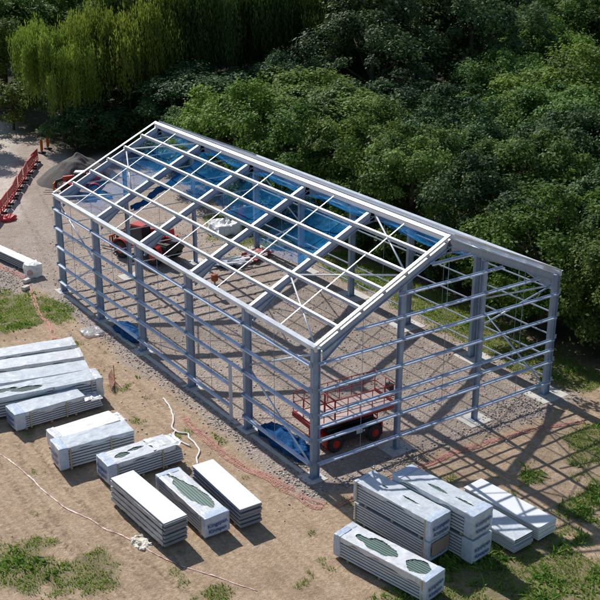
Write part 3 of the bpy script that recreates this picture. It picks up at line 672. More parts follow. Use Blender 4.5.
mb = MB(); mb.bbox((-1.45, -.60, .42), (1.5, .60, .72), .03); mb.bbox((-1.62, -.66, .30), (-1.40, .66, .80), .03); mb.bbox((1.44, -.66, .30), (1.64, .66, .80), .03); mb.build('chassis', M['red'], lift)
for sy in (-1, 1):
    mb = MB(); mb.bbox((-.78, sy*.82 - (.16 if sy > 0 else 0), .40), (.78, sy*.82 + (0 if sy > 0 else .16), 1.06), .03)
    for k in range(5): mb.box((-.5 + k*.1, sy*.822 - .004, .55), (-.44 + k*.1, sy*.822 + .004, .80))
    tr_ = mb.build('engine_tray', M['black'], lift)
    mb = MB(); mb.box((.05, sy*.825 - .003, .62), (.40, sy*.825 + .003, .84)); mb.box((.44, sy*.825 - .003, .66), (.54, sy*.825 + .003, .76)); mb.build('decal', M['ltgrey'], tr_)
    for sx in (-1, 1): wheel(lift, sx*1.12, sy*.72, .42, .30, sy)
    for sx in (-1, 1):
        mb = MB(); c0 = Vector((sx*1.58, sy*.72, 0)); mb.bbox(c0 + Vector((-.05, -.05, .28)), c0 + Vector((.05, .05, .95)), .01); mb.cyl(c0 + Vector((0, 0, .24)), (0, 0, 1), .09, .05, 16); mb.build('outrigger', M['red'], lift)
mb = MB()
for k in range(4):
    z0 = .78 + k*.185
    for sy in (-.42, .42):
        mb.bar((-1.3, sy, z0), (1.3, sy, z0 + .13), .06, .12, (0, 0, 1)); mb.bar((-1.3, sy*.82, z0 + .13), (1.3, sy*.82, z0), .06, .12, (0, 0, 1))
    for sx in (-1.25, 0, 1.25): mb.tube([(sx, -.48, z0 + .075), (sx, .48, z0 + .075)], .035, 8)
mb.build('scissor_stack', M['black'], lift)
DZ = 1.62
mb = MB(); mb.bbox((-2.35, -.86, DZ - .10), (2.25, .86, DZ), .015); mb.bbox((-2.5, -.88, DZ - .14), (-2.352, .88, DZ + .10), .01); mb.bbox((2.252, -.88, DZ - .16), (2.32, .88, DZ + .14), .01)
for sy in (-1, 1): mb.bbox((-2.35, sy*.885 - .02, DZ - .14), (2.25, sy*.885 + .02, DZ + .04), .008)
mb.build('platform_frame', M['red_dirty'], lift)
mb = MB(); mb.box((-2.33, -.84, DZ + .003), (2.23, .84, DZ + .012)); mb.build('deck', M['deck'], lift)
def rails(xa, xb, n):
    mb = MB(); P0 = [(xa, -.87), (xb, -.87), (xb, .87), (xa, .87), (xa, -.87)]
    for z in (.55, 1.08):
        for a, b_ in zip(P0, P0[1:]): mb.tube([(a[0], a[1], DZ + z), (b_[0], b_[1], DZ + z)], .024, 8)
    for k in range(n + 1):
        x = xa + (xb - xa)*k/n
        for sy in (-.87, .87): mb.tube([(x, sy, DZ + .10), (x, sy, DZ + 1.08)], .022, 8)
    for sx in (xa, xb): mb.tube([(sx, 0, DZ + .1), (sx, 0, DZ + 1.08)], .022, 8)
    return mb
rails(-2.42, -1.25, 2).build('guard_rail', M['red_dirty'], lift); rails(-1.2, 2.28, 5).build('guard_rail', M['red_dirty'], lift)
mb = MB(); mb.bbox((1.95, -.80, DZ + .75), (2.2, -.45, DZ + 1.08), .02); mb.tube([(2.05, -.6, DZ + 1.08), (2.05, -.6, DZ + 1.2)], .02, 8); mb.build('control_box', M['black'], lift)
mb = MB()
for k in range(4): mb.bar((1.62, -.25 + .0, .35 + k*.30), (1.62, .25, .35 + k*.30), .05, .04, (0, 0, 1))
for sy in (-.25, .25): mb.bar((1.66, sy, .30), (1.66, sy, 1.55), .04, .04, (0, 1, 0))
mb.build('access_ladder', M['red'], lift)

lift.scale = (.88, .92, .90)
# ------------------------------------------------------------------ telehandlers
def telehandler(label, x, y, rz, variant=0):
    r = empty('telehandler', (x, y, 0), rz, label, 'telehandler')
    body = M['red']; mb = MB(); mb.bbox((-2.05, -.45, .55), (1.9, .45, 1.0), .05); mb.bbox((-2.3, -.85, .75), (-1.7, .85, 1.35), .08); mb.build('chassis', M['black'], r)
    mb = MB(); mb.bbox((-1.1, -1.05, .70), (.95, -.45, 1.45), .10); mb.bbox((-1.9, -.98, 1.0), (-1.0, -.45, 1.5), .10); mb.build('engine_cover', body, r)
    for sx in (-1.35, 1.30):
        for sy in (-1, 1):
            wheel(r, sx, sy*.92, .56, .42, sy)
            mb = MB(); pts = [(sx + math.cos(R(a))*.70, sy*.92, .56 + math.sin(R(a))*.70) for a in range(20, 171, 15)]
            for p, q in zip(pts, pts[1:]): mb.bar(p, q, .46, .04, (0, 0, 1))
            mb.build('mudguard', body, r)
    mb = MB(); mb.bbox((-.55, .22, .85), (.75, 1.0, 1.35), .05); cb = mb.build('cab', body, r)
    mb = MB(); mb.prism([(-.50, .24, 1.352), (.72, .24, 1.352), (.45, .26, 2.22), (-.42, .26, 2.22)], (0, .72, 0)); mb.build('cab_glass', M['glass'], cb)
    mb = MB(); mb.bbox((-.52, .20, 2.23), (.52, 1.02, 2.34), .04); mb.build('cab_roof', M['plate'] if variant else body, cb)
    for px_, py_ in ((-.5, .23), (-.5, .99), (.7, .23), (.7, .99)):
        mb = MB(); mb.bar((px_, py_, 1.34), (px_*.82 if px_ > 0 else px_*.88, py_, 2.24), .06, .06, (0, 1, 0)); mb.build('cab_post', M['black'], cb)
    mb = MB(); mb.bar((-2.0, -.1, 1.95), (1.8, -.1, 1.42), .34, .40, (0, 0, 1)); bo = mb.build('boom', body, r)
    mb = MB(); mb.bar((1.6, -.1, 1.44), (2.55, -.1, 1.10), .24, .28, (0, 0, 1)); mb.bar((2.45, -.1, 1.2), (2.6, -.1, .50), .22, .22, (1, 0, 0)); mb.build('boom_head', M['black'], bo)
    mb = MB(); mb.bbox((2.62, -.75, .28), (2.70, .60, .40), .01); mb.bbox((2.62, -.75, .95), (2.70, .60, 1.07), .01)
    for yy in (-.72, -.35, .15, .56): mb.bbox((2.625, yy - .035, .40), (2.695, yy + .035, .95), .008)
    ca_ = mb.build('fork_carriage', M['orange'], r)
    for yy in (-.45, .25):
        mb = MB(); mb.bbox((2.70, yy - .06, .12), (2.75, yy + .06, .95), .008); mb.bbox((2.75, yy - .06, .12), (3.75, yy + .06, .17), .008); mb.build('fork', M['black'], ca_)
    for yy in (-.8, .8):
        mb = MB(); mb.bbox((1.92, yy - .10, .95), (2.0, yy + .10, 1.10), .02); mb.build('headlight', M['ltgrey'], r)
    return r
th = telehandler('red telehandler with orange forks parked inside the frame near its far end', 6.75, 27.6, R(112))
t2 = telehandler('red telehandler with a white cab roof beside the dark spoil heap', 9.3, 43.2, R(145), 1); t2.scale = (.78, .78, .78)

# ------------------------------------------------------------------ spoil heap
def heap(name, label, cx, cy, rx, ry, h, mat, seed=0, n=26):
    mb = MB(); V = []; F = []
    for i in range(n + 1):
        for j in range(n*2):
            a = 2*math.pi*j/(n*2); q = i/n; rr = q*(1 + .16*mnoise.noise(Vector((math.cos(a)*1.5 + seed, math.sin(a)*1.5, 0))))
            x, y = rx*rr*math.cos(a), ry*rr*math.sin(a)
            z = h*max(0, 1 - q**1.25)*(1 + .25*mnoise.noise(Vector((x*.9 + seed, y*.9, 1)))) + .09*mnoise.noise(Vector((x*3, y*3, seed)))*(1 - q) - .06*q
            V.append((x, y, z))
    F = [(i*n*2 + j, (i+1)*n*2 + j, (i+1)*n*2 + (j+1) % (n*2), i*n*2 + (j+1) % (n*2)) for i in range(n) for j in range(n*2)]
    mb.add(V, F); o = mb.build(name, mat, None, (cx, cy, -.02)); return o
o = heap('spoil_heap', '', 10.6, 47.0, 3.6, 2.8, 2.1, M['spoil'], 3); tag(o, 'dark mound of gravel spoil behind the far gable at the edge of the trees', 'spoil heap')

# ------------------------------------------------------------------ barriers along the haul road
def barrier(x, y, rz, label, lean=0.):
    r = empty('safety_barrier', (x, y, 0), rz, label, 'barrier', 'red barriers beside the haul road'); Lb = 2.1
    mb = MB(); mb.bbox((-Lb/2, -.025, .52), (Lb/2, .025, 1.12), .015)
    for f in (-1, -.5, 0, .5, 1): mb.bbox((f*(Lb/2 - .05) - .05, -.025, .12), (f*(Lb/2 - .05) + .05, .025, .52), .01)
    mb.bbox((-Lb/2, -.025, .10), (Lb/2, .025, .24), .01); mb.bbox((-Lb/2 + .05, -.02, .38), (Lb/2 - .05, .02, .46), .01); mb.build('panel', M['barrier_red'], r)
    mb = MB(); mb.box((-Lb/2 + .12, -.029, .76), (Lb/2 - .12, -.0265, .94)); mb.box((-Lb/2 + .12, .0265, .76), (Lb/2 - .12, .029, .94)); mb.build('reflective_strip', M['barrier_pale'], r)
    for sx in (-.7, .7):
        mb = MB(); mb.bbox((sx - .09, -.30, 0), (sx + .09, .30, .10), .02); mb.build('foot', M['rubber'], r)
    return r
pts = [(.0, 37.6), (1.21, 39.61), (3.79, 43.59), (7.25, 49.46), (10.91, 55.37)]
seg = []
for (a, b_), (c_, d_) in zip(pts, pts[1:]):
    seg.append(((a, b_), (c_, d_), math.hypot(c_ - a, d_ - b_)))
tot = sum(s[2] for s in seg); nb_ = int(tot//2.15); ords = ['first', 'second', 'third', 'fourth', 'fifth', 'sixth', 'seventh', 'eighth', 'ninth', 'tenth', 'eleventh', 'twelfth']
proto = None
for i in range(nb_):
    dd = (i + .5)*2.15
    for A, B_, l in seg:
        if dd <= l: break
        dd -= l
    x = A[0] + (B_[0] - A[0])*dd/l; y = A[1] + (B_[1] - A[1])*dd/l; rz = math.atan2(B_[1] - A[1], B_[0] - A[0]) + random.uniform(-.09, .09)
    lb = 'red plastic barrier beside the haul road, %s from the orange boards' % ords[nb_ - 1 - i]
    if proto is None: proto = barrier(x, y, rz, lb)
    else:
        c = copy_tree(proto); c.location = (x + random.uniform(-.06, .06), y, 0); c.rotation_euler = (0, 0, rz); c['label'] = lb
for (x, y, lb) in ((11.5, 56.5, 'orange upright board at the far end of the red barriers, nearer the frame end'), (12.5, 57.6, 'orange upright board at the far end of the red barriers, nearer the trees')):
    r = empty('marker_board', (x, y, 0), R(20), lb, 'marker board', 'orange boards at the end of the barriers')
    mb = MB(); mb.bbox((-.16, -.03, .2), (.16, .03, 1.15), .03)
    mb.build('board', M['orange'], r); mb = MB(); mb.bbox((-.25, -.28, 0), (.25, .28, .12), .03); mb.bbox((-.04, -.029, .12), (.04, .029, .20), .005); mb.build('base', M['rubber'], r)

# ------------------------------------------------------------------ bags, heaps, strips
def crump(name, label, cat, lo, hi, mat, n=9, amp=.08, fr=2., seed=0., rnd=.55):
    lo = Vector(lo); hi = Vector(hi); c = (lo + hi)/2; mb = MB(); mb.crumple(lo - c, hi - c, n, amp, fr, 0, seed, rnd); return tag(mb.build(name, mat, None, c), label, cat)
o = crump('rubble_sack', 'white bulky sack with pinkish print beside the end of the long white pack', 'sack', (-.95, 28.0, -.02), (-.05, 28.9, .80), M['white_cloth'], 10, .09, 2.4, 1.5, .35)
mb = MB(); mb.crumple((-.44, -.02, -.18), (.2, .02, .14), 6, .03, 6, 0, 4); oo = mb.build('print', M['pinkwrap'], o); oo.location = (-.10, -.46, .02)
for x, y, lb in ((-1.25, 27.6, 'small pale concrete block on the gravel beside the white sack'), (-1.75, 26.5, 'small pale concrete block at the edge of the left grass patch')):
    mb = MB(); mb.crumple((-.22, -.13, 0), (.22, .13, .20), 4, .012, 4, 0, x); o = mb.build('concrete_block', M['concrete'], None, (x, y, 0)); o.rotation_euler = (0, 0, .5); tag(o, lb, 'block')
crump('tape_heap', 'crumpled red plastic heap on the gravel at the near end of the barriers', 'plastic heap', (1.75, 39.5, -.03), (2.75, 40.5, .30), M['barrier_red'], 10, .14, 2.6, 2.2, .5)
crump('polythene_heap', 'crumpled ivory polythene beside the nearest corner of the staggered pack', 'polythene', (-8.1, -.6, -.06), (-7.55, .35, .03), M['ivory_cloth'], 18, .085, 5.0, 5.1, .5)
crump('blue_net_heap', 'crumpled blue net at the foot of the long wall, near its far end', 'net heap', (-.15, 16.0, -.06), (.75, 18.4, .38), M['blue_tarp'], 13, .15, 2.2, 3.3, .6)
crump('blue_net_heap', 'crumpled bright blue net at the foot of the long wall, beside the front corner', 'net heap', (.05, 1.2, -.06), (.95, 4.4, .42), M['blue_tarp'], 14, .16, 2.2, 8.3, .6)
o = crump('polythene_sheet', 'clear crumpled polythene lying near the far end of the long wall', 'polythene', (-1.75, 17.9, 0), (-.75, 19.1, .16), M['clear'], 9, .07, 3.0, 9.3, .5)

def path_pts(pts, step):
    P = [Vector((p[0], p[1], 0)) for p in pts]; out = []
    for i in range(len(P) - 1):
        p0 = P[max(0, i-1)]; p1 = P[i]; p2 = P[i+1]; p3 = P[min(len(P)-1, i+2)]; n = max(2, int((p2 - p1).length/step))
        for k in range(n):
            t_ = k/n; out.append(.5*((2*p1) + (p2 - p0)*t_ + (2*p0 - 5*p1 + 4*p2 - p3)*t_**2 + (3*p1 - p0 - 3*p2 + p3)*t_**3))
    out.append(P[-1]); return out
def ribbon(name, label, cat, pts, w, mat, step=.12, zup=.02, wig=.06, group=None, lattice=False, edge=None):
    C = path_pts(pts, step); V = []; F = []; al = []; mb = MB(); kk = 7 if lattice else 2; s = 0
    for i, p in enumerate(C):
        if i: s += (p - C[i-1]).length
        t_ = (C[min(i+1, len(C)-1)] - C[max(0, i-1)]).normalized(); nrm = Vector((-t_.y, t_.x, 0))
        p = p + nrm*wig*2*mnoise.noise(Vector((s*.7, 1, 3))); ww = w*(.75 + .6*abs(mnoise.noise(Vector((s*.6, 5, 1)))))
        for k in range(kk):
            q = p + nrm*ww*(k/(kk-1) - .5); z = hz(q.x, q.y) + zup + wig*abs(mnoise.noise(Vector((s*2.3, k*.9, 7))))
            V.append((q.x, q.y, z)); al.append(s)
    if lattice:   # cords along and across, leaving open cells
        for i in range(len(C) - 1):
            for k in range(kk):
                a = Vector(V[i*kk + k]); b_ = Vector(V[(i+1)*kk + k]); mb.bar(a, b_, .020, .008) if mnoise.noise(Vector((i*.21, k*.5, 3))) > -.22 and random.random() > .12 else None
            for k in range(kk - 1): mb.bar(V[i*kk + k], V[i*kk + k + 1], .022, .008) if mnoise.noise(Vector((i*.21, k*.5, 3))) > -.22 and random.random() > .12 else None
        o = mb.build(name, mat)
    else:
        F = [(i*kk + k, (i+1)*kk + k, (i+1)*kk + k + 1, i*kk + k + 1) for i in range(len(C) - 1) for k in range(kk - 1)]
        mb.add(V, F); o = mb.build(name, mat); at = o.data.attributes.new('along', 'FLOAT', 'POINT'); at.data.foreach_set('value', np.array(al, np.float32))
    return tag(o, label, cat, group)
ribbon('barrier_netting', 'faded pink netting trampled flat between the long wall and the panel packs', 'netting', [(-1.8, 7.4), (-1.97, 6.75), (-2.06, 3.62), (-1.61, .88), (-1.25, -1.2), (-.9, -1.9)], .42, M['pink_net'], .13, .02, .08, lattice=True)
ribbon('barrier_netting', 'faded red netting lying in front of the gable, reaching the weeds at the right', 'netting', [(-.5, -2.2), (.12, -2.14), (2.9, -1.81), (5.64, -1.78), (9.47, -2.04), (12.62, -2.91)], .30, M['pink_net'], .13, .02, .07, lattice=True)
ribbon('barrier_netting', 'faded pink netting lying between the left grass patch and the long packs', 'netting', [(-1.3, 27.3), (-1.9, 25), (-2.5, 22.52), (-2.75, 20.5), (-3.2, 18.9)], .22, M['pink_net'], .13, .02, .05, lattice=True)
ribbon('barrier_netting', 'pink netting lying along the foot of the white covered pack at the left edge', 'netting', [(-2.2, 35.5), (-1.75, 32.5), (-1.35, 29.5), (-1.1, 28.3)], .35, M['pink_net'], .13, .03, .10, lattice=True)
ribbon('hazard_tape', 'red and white hazard tape trailing over the dirt in front of the packs', 'tape', [(-10.4, 10.6), (-9.78, 9.02), (-9.4, 6.4), (-9.25, 3.99), (-8.6, 2.0), (-8.09, .33), (-7.75, -.9), (-7.33, -2.06), (-6.57, -3.51), (-5.9, -4.9)], .05, M['tape'], .1, .015, .04)
# upright remnant of netting by the packs
r = empty('netting_remnant', (-3.05, 12.2, 0), .9, 'torn piece of red netting hanging from a stake beside the long packs', 'netting')
mb = MB()
for k in range(9): mb.bar((-.45 + .03*k, .01*k, .03 + k*.085), (.45 - .055*k, .03*k, .03 + k*.09), .02, .02)
for k in range(9): mb.bar((-.45 + k*.11, 0, .03), (-.36 + k*.085, .1, .70), .014, .014, (0, 1, 0))
mb.build('netting', M['pink_net'], r); mb = MB(); mb.tube([(.46, .02, -.1), (.42, .02, .85)], .02, 8); mb.build('stake', M['rust'], r)
# white hose on the dirt
mb = MB(); C = path_pts([(-1.75, 9.6), (-1.87, 8.77), (-2.3, 7.6), (-2.75, 6.9), (-2.71, 6.3), (-2.45, 6.0), (-2.60, 5.65), (-2.62, 5.1), (-2.79, 4.43), (-3.15, 4.0), (-3.4, 3.5)], .12)
mb.tube([(p.x + .04*mnoise.noise(Vector((i*.4, 0, 0))), p.y, hz(p.x, p.y) + .035) for i, p in enumerate(C)], .042, 8)
mb2 = path_pts([(-2.71, 6.6), (-3.05, 6.2), (-3.0, 5.4), (-2.9, 5.0)], .12); mb.tube([(p.x, p.y, hz(p.x, p.y) + .04) for p in mb2], .036, 8)
tag(mb.build('hose', M['rope']), 'slack white hose lying in loops on the dirt beside the long wall', 'hose')

# ------------------------------------------------------------------ things inside the frame
r = empty('stake', (6.82, 19.44, 0), 0, 'short post with a rusty orange top standing on the gravel floor', 'stake')
mb = MB(); mb.tube([(0, 0, -.1), (.01, 0, .95)], [.07, .055], 8); mb.build('post', M['timber'], r); mb = MB(); mb.crumple((-.17, -.17, .90), (.17, .17, 1.30), 5, .02, 5, 0, 1, .6); mb.build('cap', M['rust'], r)
def pile(name, label, cat, x, y, rz, n, size, mats, seed):
    rr = random.Random(seed); root = empty(name, (x, y, 0), rz, label, cat)
    for k in range(n):
        mb = MB(); l = size*rr.uniform(.7, 1.3); px_, py_ = rr.uniform(-.8, .8), rr.uniform(-.6, .6); z = .05 + .07*rr.randint(0, 4); a = rr.uniform(-.5, .5)
        d = Vector((math.cos(a), math.sin(a), rr.uniform(-.05, .1)))*l/2; mb.bar(Vector((px_, py_, z)) - d, Vector((px_, py_, z)) + d, rr.uniform(.12, .3), rr.uniform(.05, .10)); mb.build('section', rr.choice(mats), root)
    return root
pile('steel_offcuts', 'jumbled pile of pink and pale steel sections on the gravel floor at mid building', 'steel pile', 12.3, 23.6, .3, 20, 1.5, [M['pinkwrap'], M['pinkwrap'], M['red_dirty'], M['sheet_grey'], M['barrier_pale']], 4)
pile('steel_offcuts', 'jumbled pile of bluish grey steel sections on the gravel floor', 'steel pile', 10.2, 23.6, -.6, 16, 1.4, [M['purlin'], M['rail'], M['sheet_dark']], 9)
crump('white_sheeting', 'heap of white sheeting at the edge of the grass seen through the roof', 'sheeting', (12.4, 28.3, -.04), (14.2, 30.2, .65), M['white_cloth'], 9, .22, 1.4, 6.6, .4)
r = empty('drum', (16.0, 31.2, 0), 0, 'small red drum standing on the grass beyond the right wall', 'drum')
mb = MB(); mb.cyl((0, 0, .42), (0, 0, 1), .28, .84, 20, 0, .03)
for z in (.26, .56): mb.cyl((0, 0, z), (0, 0, 1), .295, .04, 20)
mb.build('shell', M['red'], r); mb = MB(); mb.cyl((0, 0, .85), (0, 0, 1), .25, .03, 20); mb.build('lid', M['ltgrey'], r)

# ------------------------------------------------------------------ trees
def quads_from(P, Nn, size, asp=1.5):
    n = len(P); Nn = Nn/np.linalg.norm(Nn, axis=1)[:, None]; a = np.cross(Nn, RNG.normal(size=(n, 3))); a /= np.linalg.norm(a, axis=1)[:, None] + 1e-9; b = np.cross(Nn, a)
    s = size[:, None]; V = np.stack([P - a*s*asp*.5, P - b*s*.5 + Nn*s*.10, P + a*s*asp*.5, P + b*s*.5 + Nn*s*.10], 1); return V
def crown_mesh(name, seed, Rr, H, mat, base=.12, blobs=90, leaves=560, ls=.15, flat=1., lob=7):
    """lobed crown made of leaf clusters; hollow-ish, uneven outline, origin on the ground"""
    rg = np.random.default_rng(seed); cz = H*(.5 + base/2); rz = H*(.5 - base/2)
    LB = []
    for k in range(lob):
        a = 2*np.pi*(k + rg.uniform(-.3, .3))/lob; e = rg.uniform(-.35, .75); rr = Rr*rg.uniform(.46, .66)
        LB.append((np.cos(a)*Rr*.44*np.cos(e), np.sin(a)*Rr*.44*np.cos(e), cz + np.sin(e)*rz*.62, rr))
    LB.append((rg.uniform(-.2, .2)*Rr, rg.uniform(-.2, .2)*Rr, H - Rr*.52, Rr*.5)); LB.append((0, 0, cz, Rr*.6))
    LB = np.array(LB); P = []; Nn = []; S = []; Va = []
    per = max(4, blobs//len(LB)) 
    for lx, ly, lz, lr in LB:
        tone = rg.uniform(-.12, .12)
        for q in range(int(per*1.35)):
            d = rg.normal(size=3); d[2] = d[2]*.85 + .2; d /= np.linalg.norm(d)
            c = np.array([lx, ly, lz]) + d*lr*rg.uniform(.60, 1.12)*np.array([1, 1, .9*flat])
            inside = sum(np.linalg.norm((c - L[:3])/np.array([1, 1, .9*flat])) < L[3]*.55 for L in LB)
            if inside or c[2] < H*base*.5: continue
            br = (rg.uniform(.30, .80)*Rr/4.5 + .14)*(1 if rg.random() < .8 else 1.3); n = int(leaves*(br/.9)**1.7) + 22
            g0 = rg.normal(size=(n, 3)); g0 /= np.linalg.norm(g0, axis=1)[:, None]
            rad = br*np.clip(rg.normal(.78, .30, n), .1, 1.7); st_ = g0*rad[:, None]
            st_ = st_ + d*(st_ @ d)[:, None]*rg.uniform(-.35, .8); st_[:, 2] *= rg.uniform(.5, .85); st_[:, 2] -= .22*(st_[:, 0]**2 + st_[:, 1]**2)/br
            pp = c + st_; keep = (g0 @ d > -.5); pp = pp[keep]; g1 = g0[keep]; n = len(pp)
            P.append(pp); Nn.append(g1*.45 + d*.35 + np.array([0, 0, .55]) + rg.normal(size=(n, 3))*.50); S.append(rg.uniform(.55, 1.3, n)*ls)
            Va.append(np.clip(rg.uniform(.12, .88) + tone + rg.normal(size=n)*.18, 0, 1))
    P = np.concatenate(P); Nn = np.concatenate(Nn); S = np.concatenate(S); Va = np.concatenate(Va)
    V = quads_from(P, Nn, S); me = np_mesh(name, V.reshape(-1, 3), np.arange(4*len(P)).reshape(-1, 4))
    at = me.attributes.new('var', 'FLOAT', 'FACE'); at.data.foreach_set('value', Va.astype(np.float32)); me.materials.append(mat); return me
def willow_mesh(name, seed, Rr, H, mat, strands=3200, ls=.23):
    rg = np.random.default_rng(seed); LB = []
    for k in range(8):
        a = 2*np.pi*k/8 + rg.uniform(-.3, .3); LB.append((np.cos(a)*Rr*.58, np.sin(a)*Rr*.58, H*rg.uniform(.55, .78), Rr*rg.uniform(.32, .48)))
    LB.append((0, 0, H - Rr*.5, Rr*.5)); P = []; Nn = []; S = []; Va = []; tw = rg.uniform(0, 1, 40)
    CL = []
    for k in range(70):
        L = LB[rg.integers(len(LB))]; d = rg.normal(size=3); d[2] = abs(d[2])*.9; d /= np.linalg.norm(d); CL.append((np.array(L[:3]) + d*L[3]*rg.uniform(.75, 1.1), d, rg.uniform(.25, .62)*Rr/5.6, rg.uniform(.3, 1)))
    for i in range(strands):
        c0, d, cr, cl = CL[rg.integers(len(CL))]; s0 = c0 + rg.normal(size=3)*np.array([cr*1.15, cr*1.15, cr*.8]); d = d + rg.normal(size=3)*.25; d /= np.linalg.norm(d)
        ln = rg.uniform(.14, .62)*s0[2]*(.35 + .65*cl); m_ = int(ln/.16) + 3; tt = np.linspace(0, 1, m_); out = np.array([d[0], d[1], 0])*.55
        pp = s0 + out*(np.sqrt(tt)[:, None]) + np.array([0, 0, -1])*(ln*tt**1.15)[:, None] + rg.normal(size=(m_, 3))*.09
        P.append(pp); Nn.append(np.tile(np.array([d[0], d[1], .35]), (m_, 1)) + rg.normal(size=(m_, 3))*.5); S.append(rg.uniform(.6, 1.1, m_)*ls); Va.append(np.clip(.42 + .75*(cl - .62) + .25*(1 - tt) - .1 + rg.normal(size=m_)*.12, 0, 1))  # painted light: drapes range from shaded to lit, strand tops lighter
    P = np.concatenate(P); Nn = np.concatenate(Nn); S = np.concatenate(S); Va = np.concatenate(Va); n = len(P); Nn /= np.linalg.norm(Nn, axis=1)[:, None]
    dn = np.array([0, 0, -1.]) + RNG.normal(size=(n, 3))*.22; b = np.cross(Nn, dn); b /= np.linalg.norm(b, axis=1)[:, None]; s = S[:, None]
    V = np.stack([P - dn*s*.7, P - b*s*.22, P + dn*s*.7, P + b*s*.22], 1); me = np_mesh(name, V.reshape(-1, 3), np.arange(4*n).reshape(-1, 4))
    at = me.attributes.new('var', 'FLOAT', 'FACE'); at.data.foreach_set('value', Va.astype(np.float32)); me.materials.append(mat); return me
def trunk_mesh(name, seed, Rr, H):
    rr = random.Random(seed); mb = MB(); th_ = H*.5
    mb.tube([(0, 0, -.2), (.05, .02, th_*.4), (rr.uniform(-.2, .2), rr.uniform(-.2, .2), th_), (rr.uniform(-.4, .4), rr.uniform(-.4, .4), H*.82)], [.05*H*.62, .04*H*.6, .03*H*.6, .02], 10)
    for k in range(7):
        a = 2*math.pi*k/7 + rr.uniform(-.3, .3); z0 = th_*rr.uniform(.45, 1.); l = Rr*rr.uniform(.5, .75)
        mb.tube([(0, 0, z0), (math.cos(a)*l*.5, math.sin(a)*l*.5, z0 + l*.35), (math.cos(a)*l, math.sin(a)*l, z0 + l*.8)], [.018*H*.6, .012*H*.6, .015], 7)
    o = mb.build('tmp', M['bark']); me = o.data; bpy.data.objects.remove(o); me.name = name; return me
KIND = {}
def kinds():
    for i in range(3): KIND['mid%d' % i] = (crown_mesh('crown', 10 + i, 4.6, 9.0, M['leaf_mid'], .06), trunk_mesh('trunk', i, 4.6, 9.), 9.)
    for i in range(3): KIND['dark%d' % i] = (crown_mesh('crown', 20 + i, 4.9, 10., M['leaf_dark'], .08, 96, 540, .155), trunk_mesh('trunk', 5 + i, 4.9, 10.), 10.)
    for i in range(2): KIND['lime%d' % i] = (crown_mesh('crown', 30 + i, 4.0, 7.5, M['leaf_lime'], .04, 100, 560, .135), trunk_mesh('trunk', 9 + i, 4., 7.5), 7.5)
    KIND['willow'] = (willow_mesh('crown', 40, 5.6, 11.5, M['leaf_willow']), trunk_mesh('trunk', 12, 5.6, 11.5), 11.5)
    KIND['willowdark'] = (willow_mesh('crown', 41, 7.5, 12.0, M['leaf_willowdark'], 5600, .26), trunk_mesh('trunk', 13, 7.5, 12), 12.)
    KIND['shrub'] = (crown_mesh('crown', 50, 2.1, 3.2, M['leaf_dark'], .0, 46, 420, .13, 1., 5), trunk_mesh('trunk', 15, 2.1, 3.2), 3.2)
    KIND['shrubmid'] = (crown_mesh('crown', 51, 2.1, 3.2, M['leaf_mid'], .0, 46, 420, .12, 1., 5), trunk_mesh('trunk', 16, 2.1, 3.2), 3.2)
kinds()
def tree(name, kind, x, y, h, label, group=None, rz=None, wide=1., cat='tree'):
    c, tk_, H0 = KIND[kind]; s = h/H0; r = empty(name, (x, y, 0), random.uniform(0, 6.28) if rz is None else rz, label, cat, group); r.scale = (s*wide, s*wide, s)
    for nm, me_ in (('trunk', tk_), ('crown', c)):
        o = bpy.data.objects.new(nm, me_); col.objects.link(o); o.parent = r
    return r
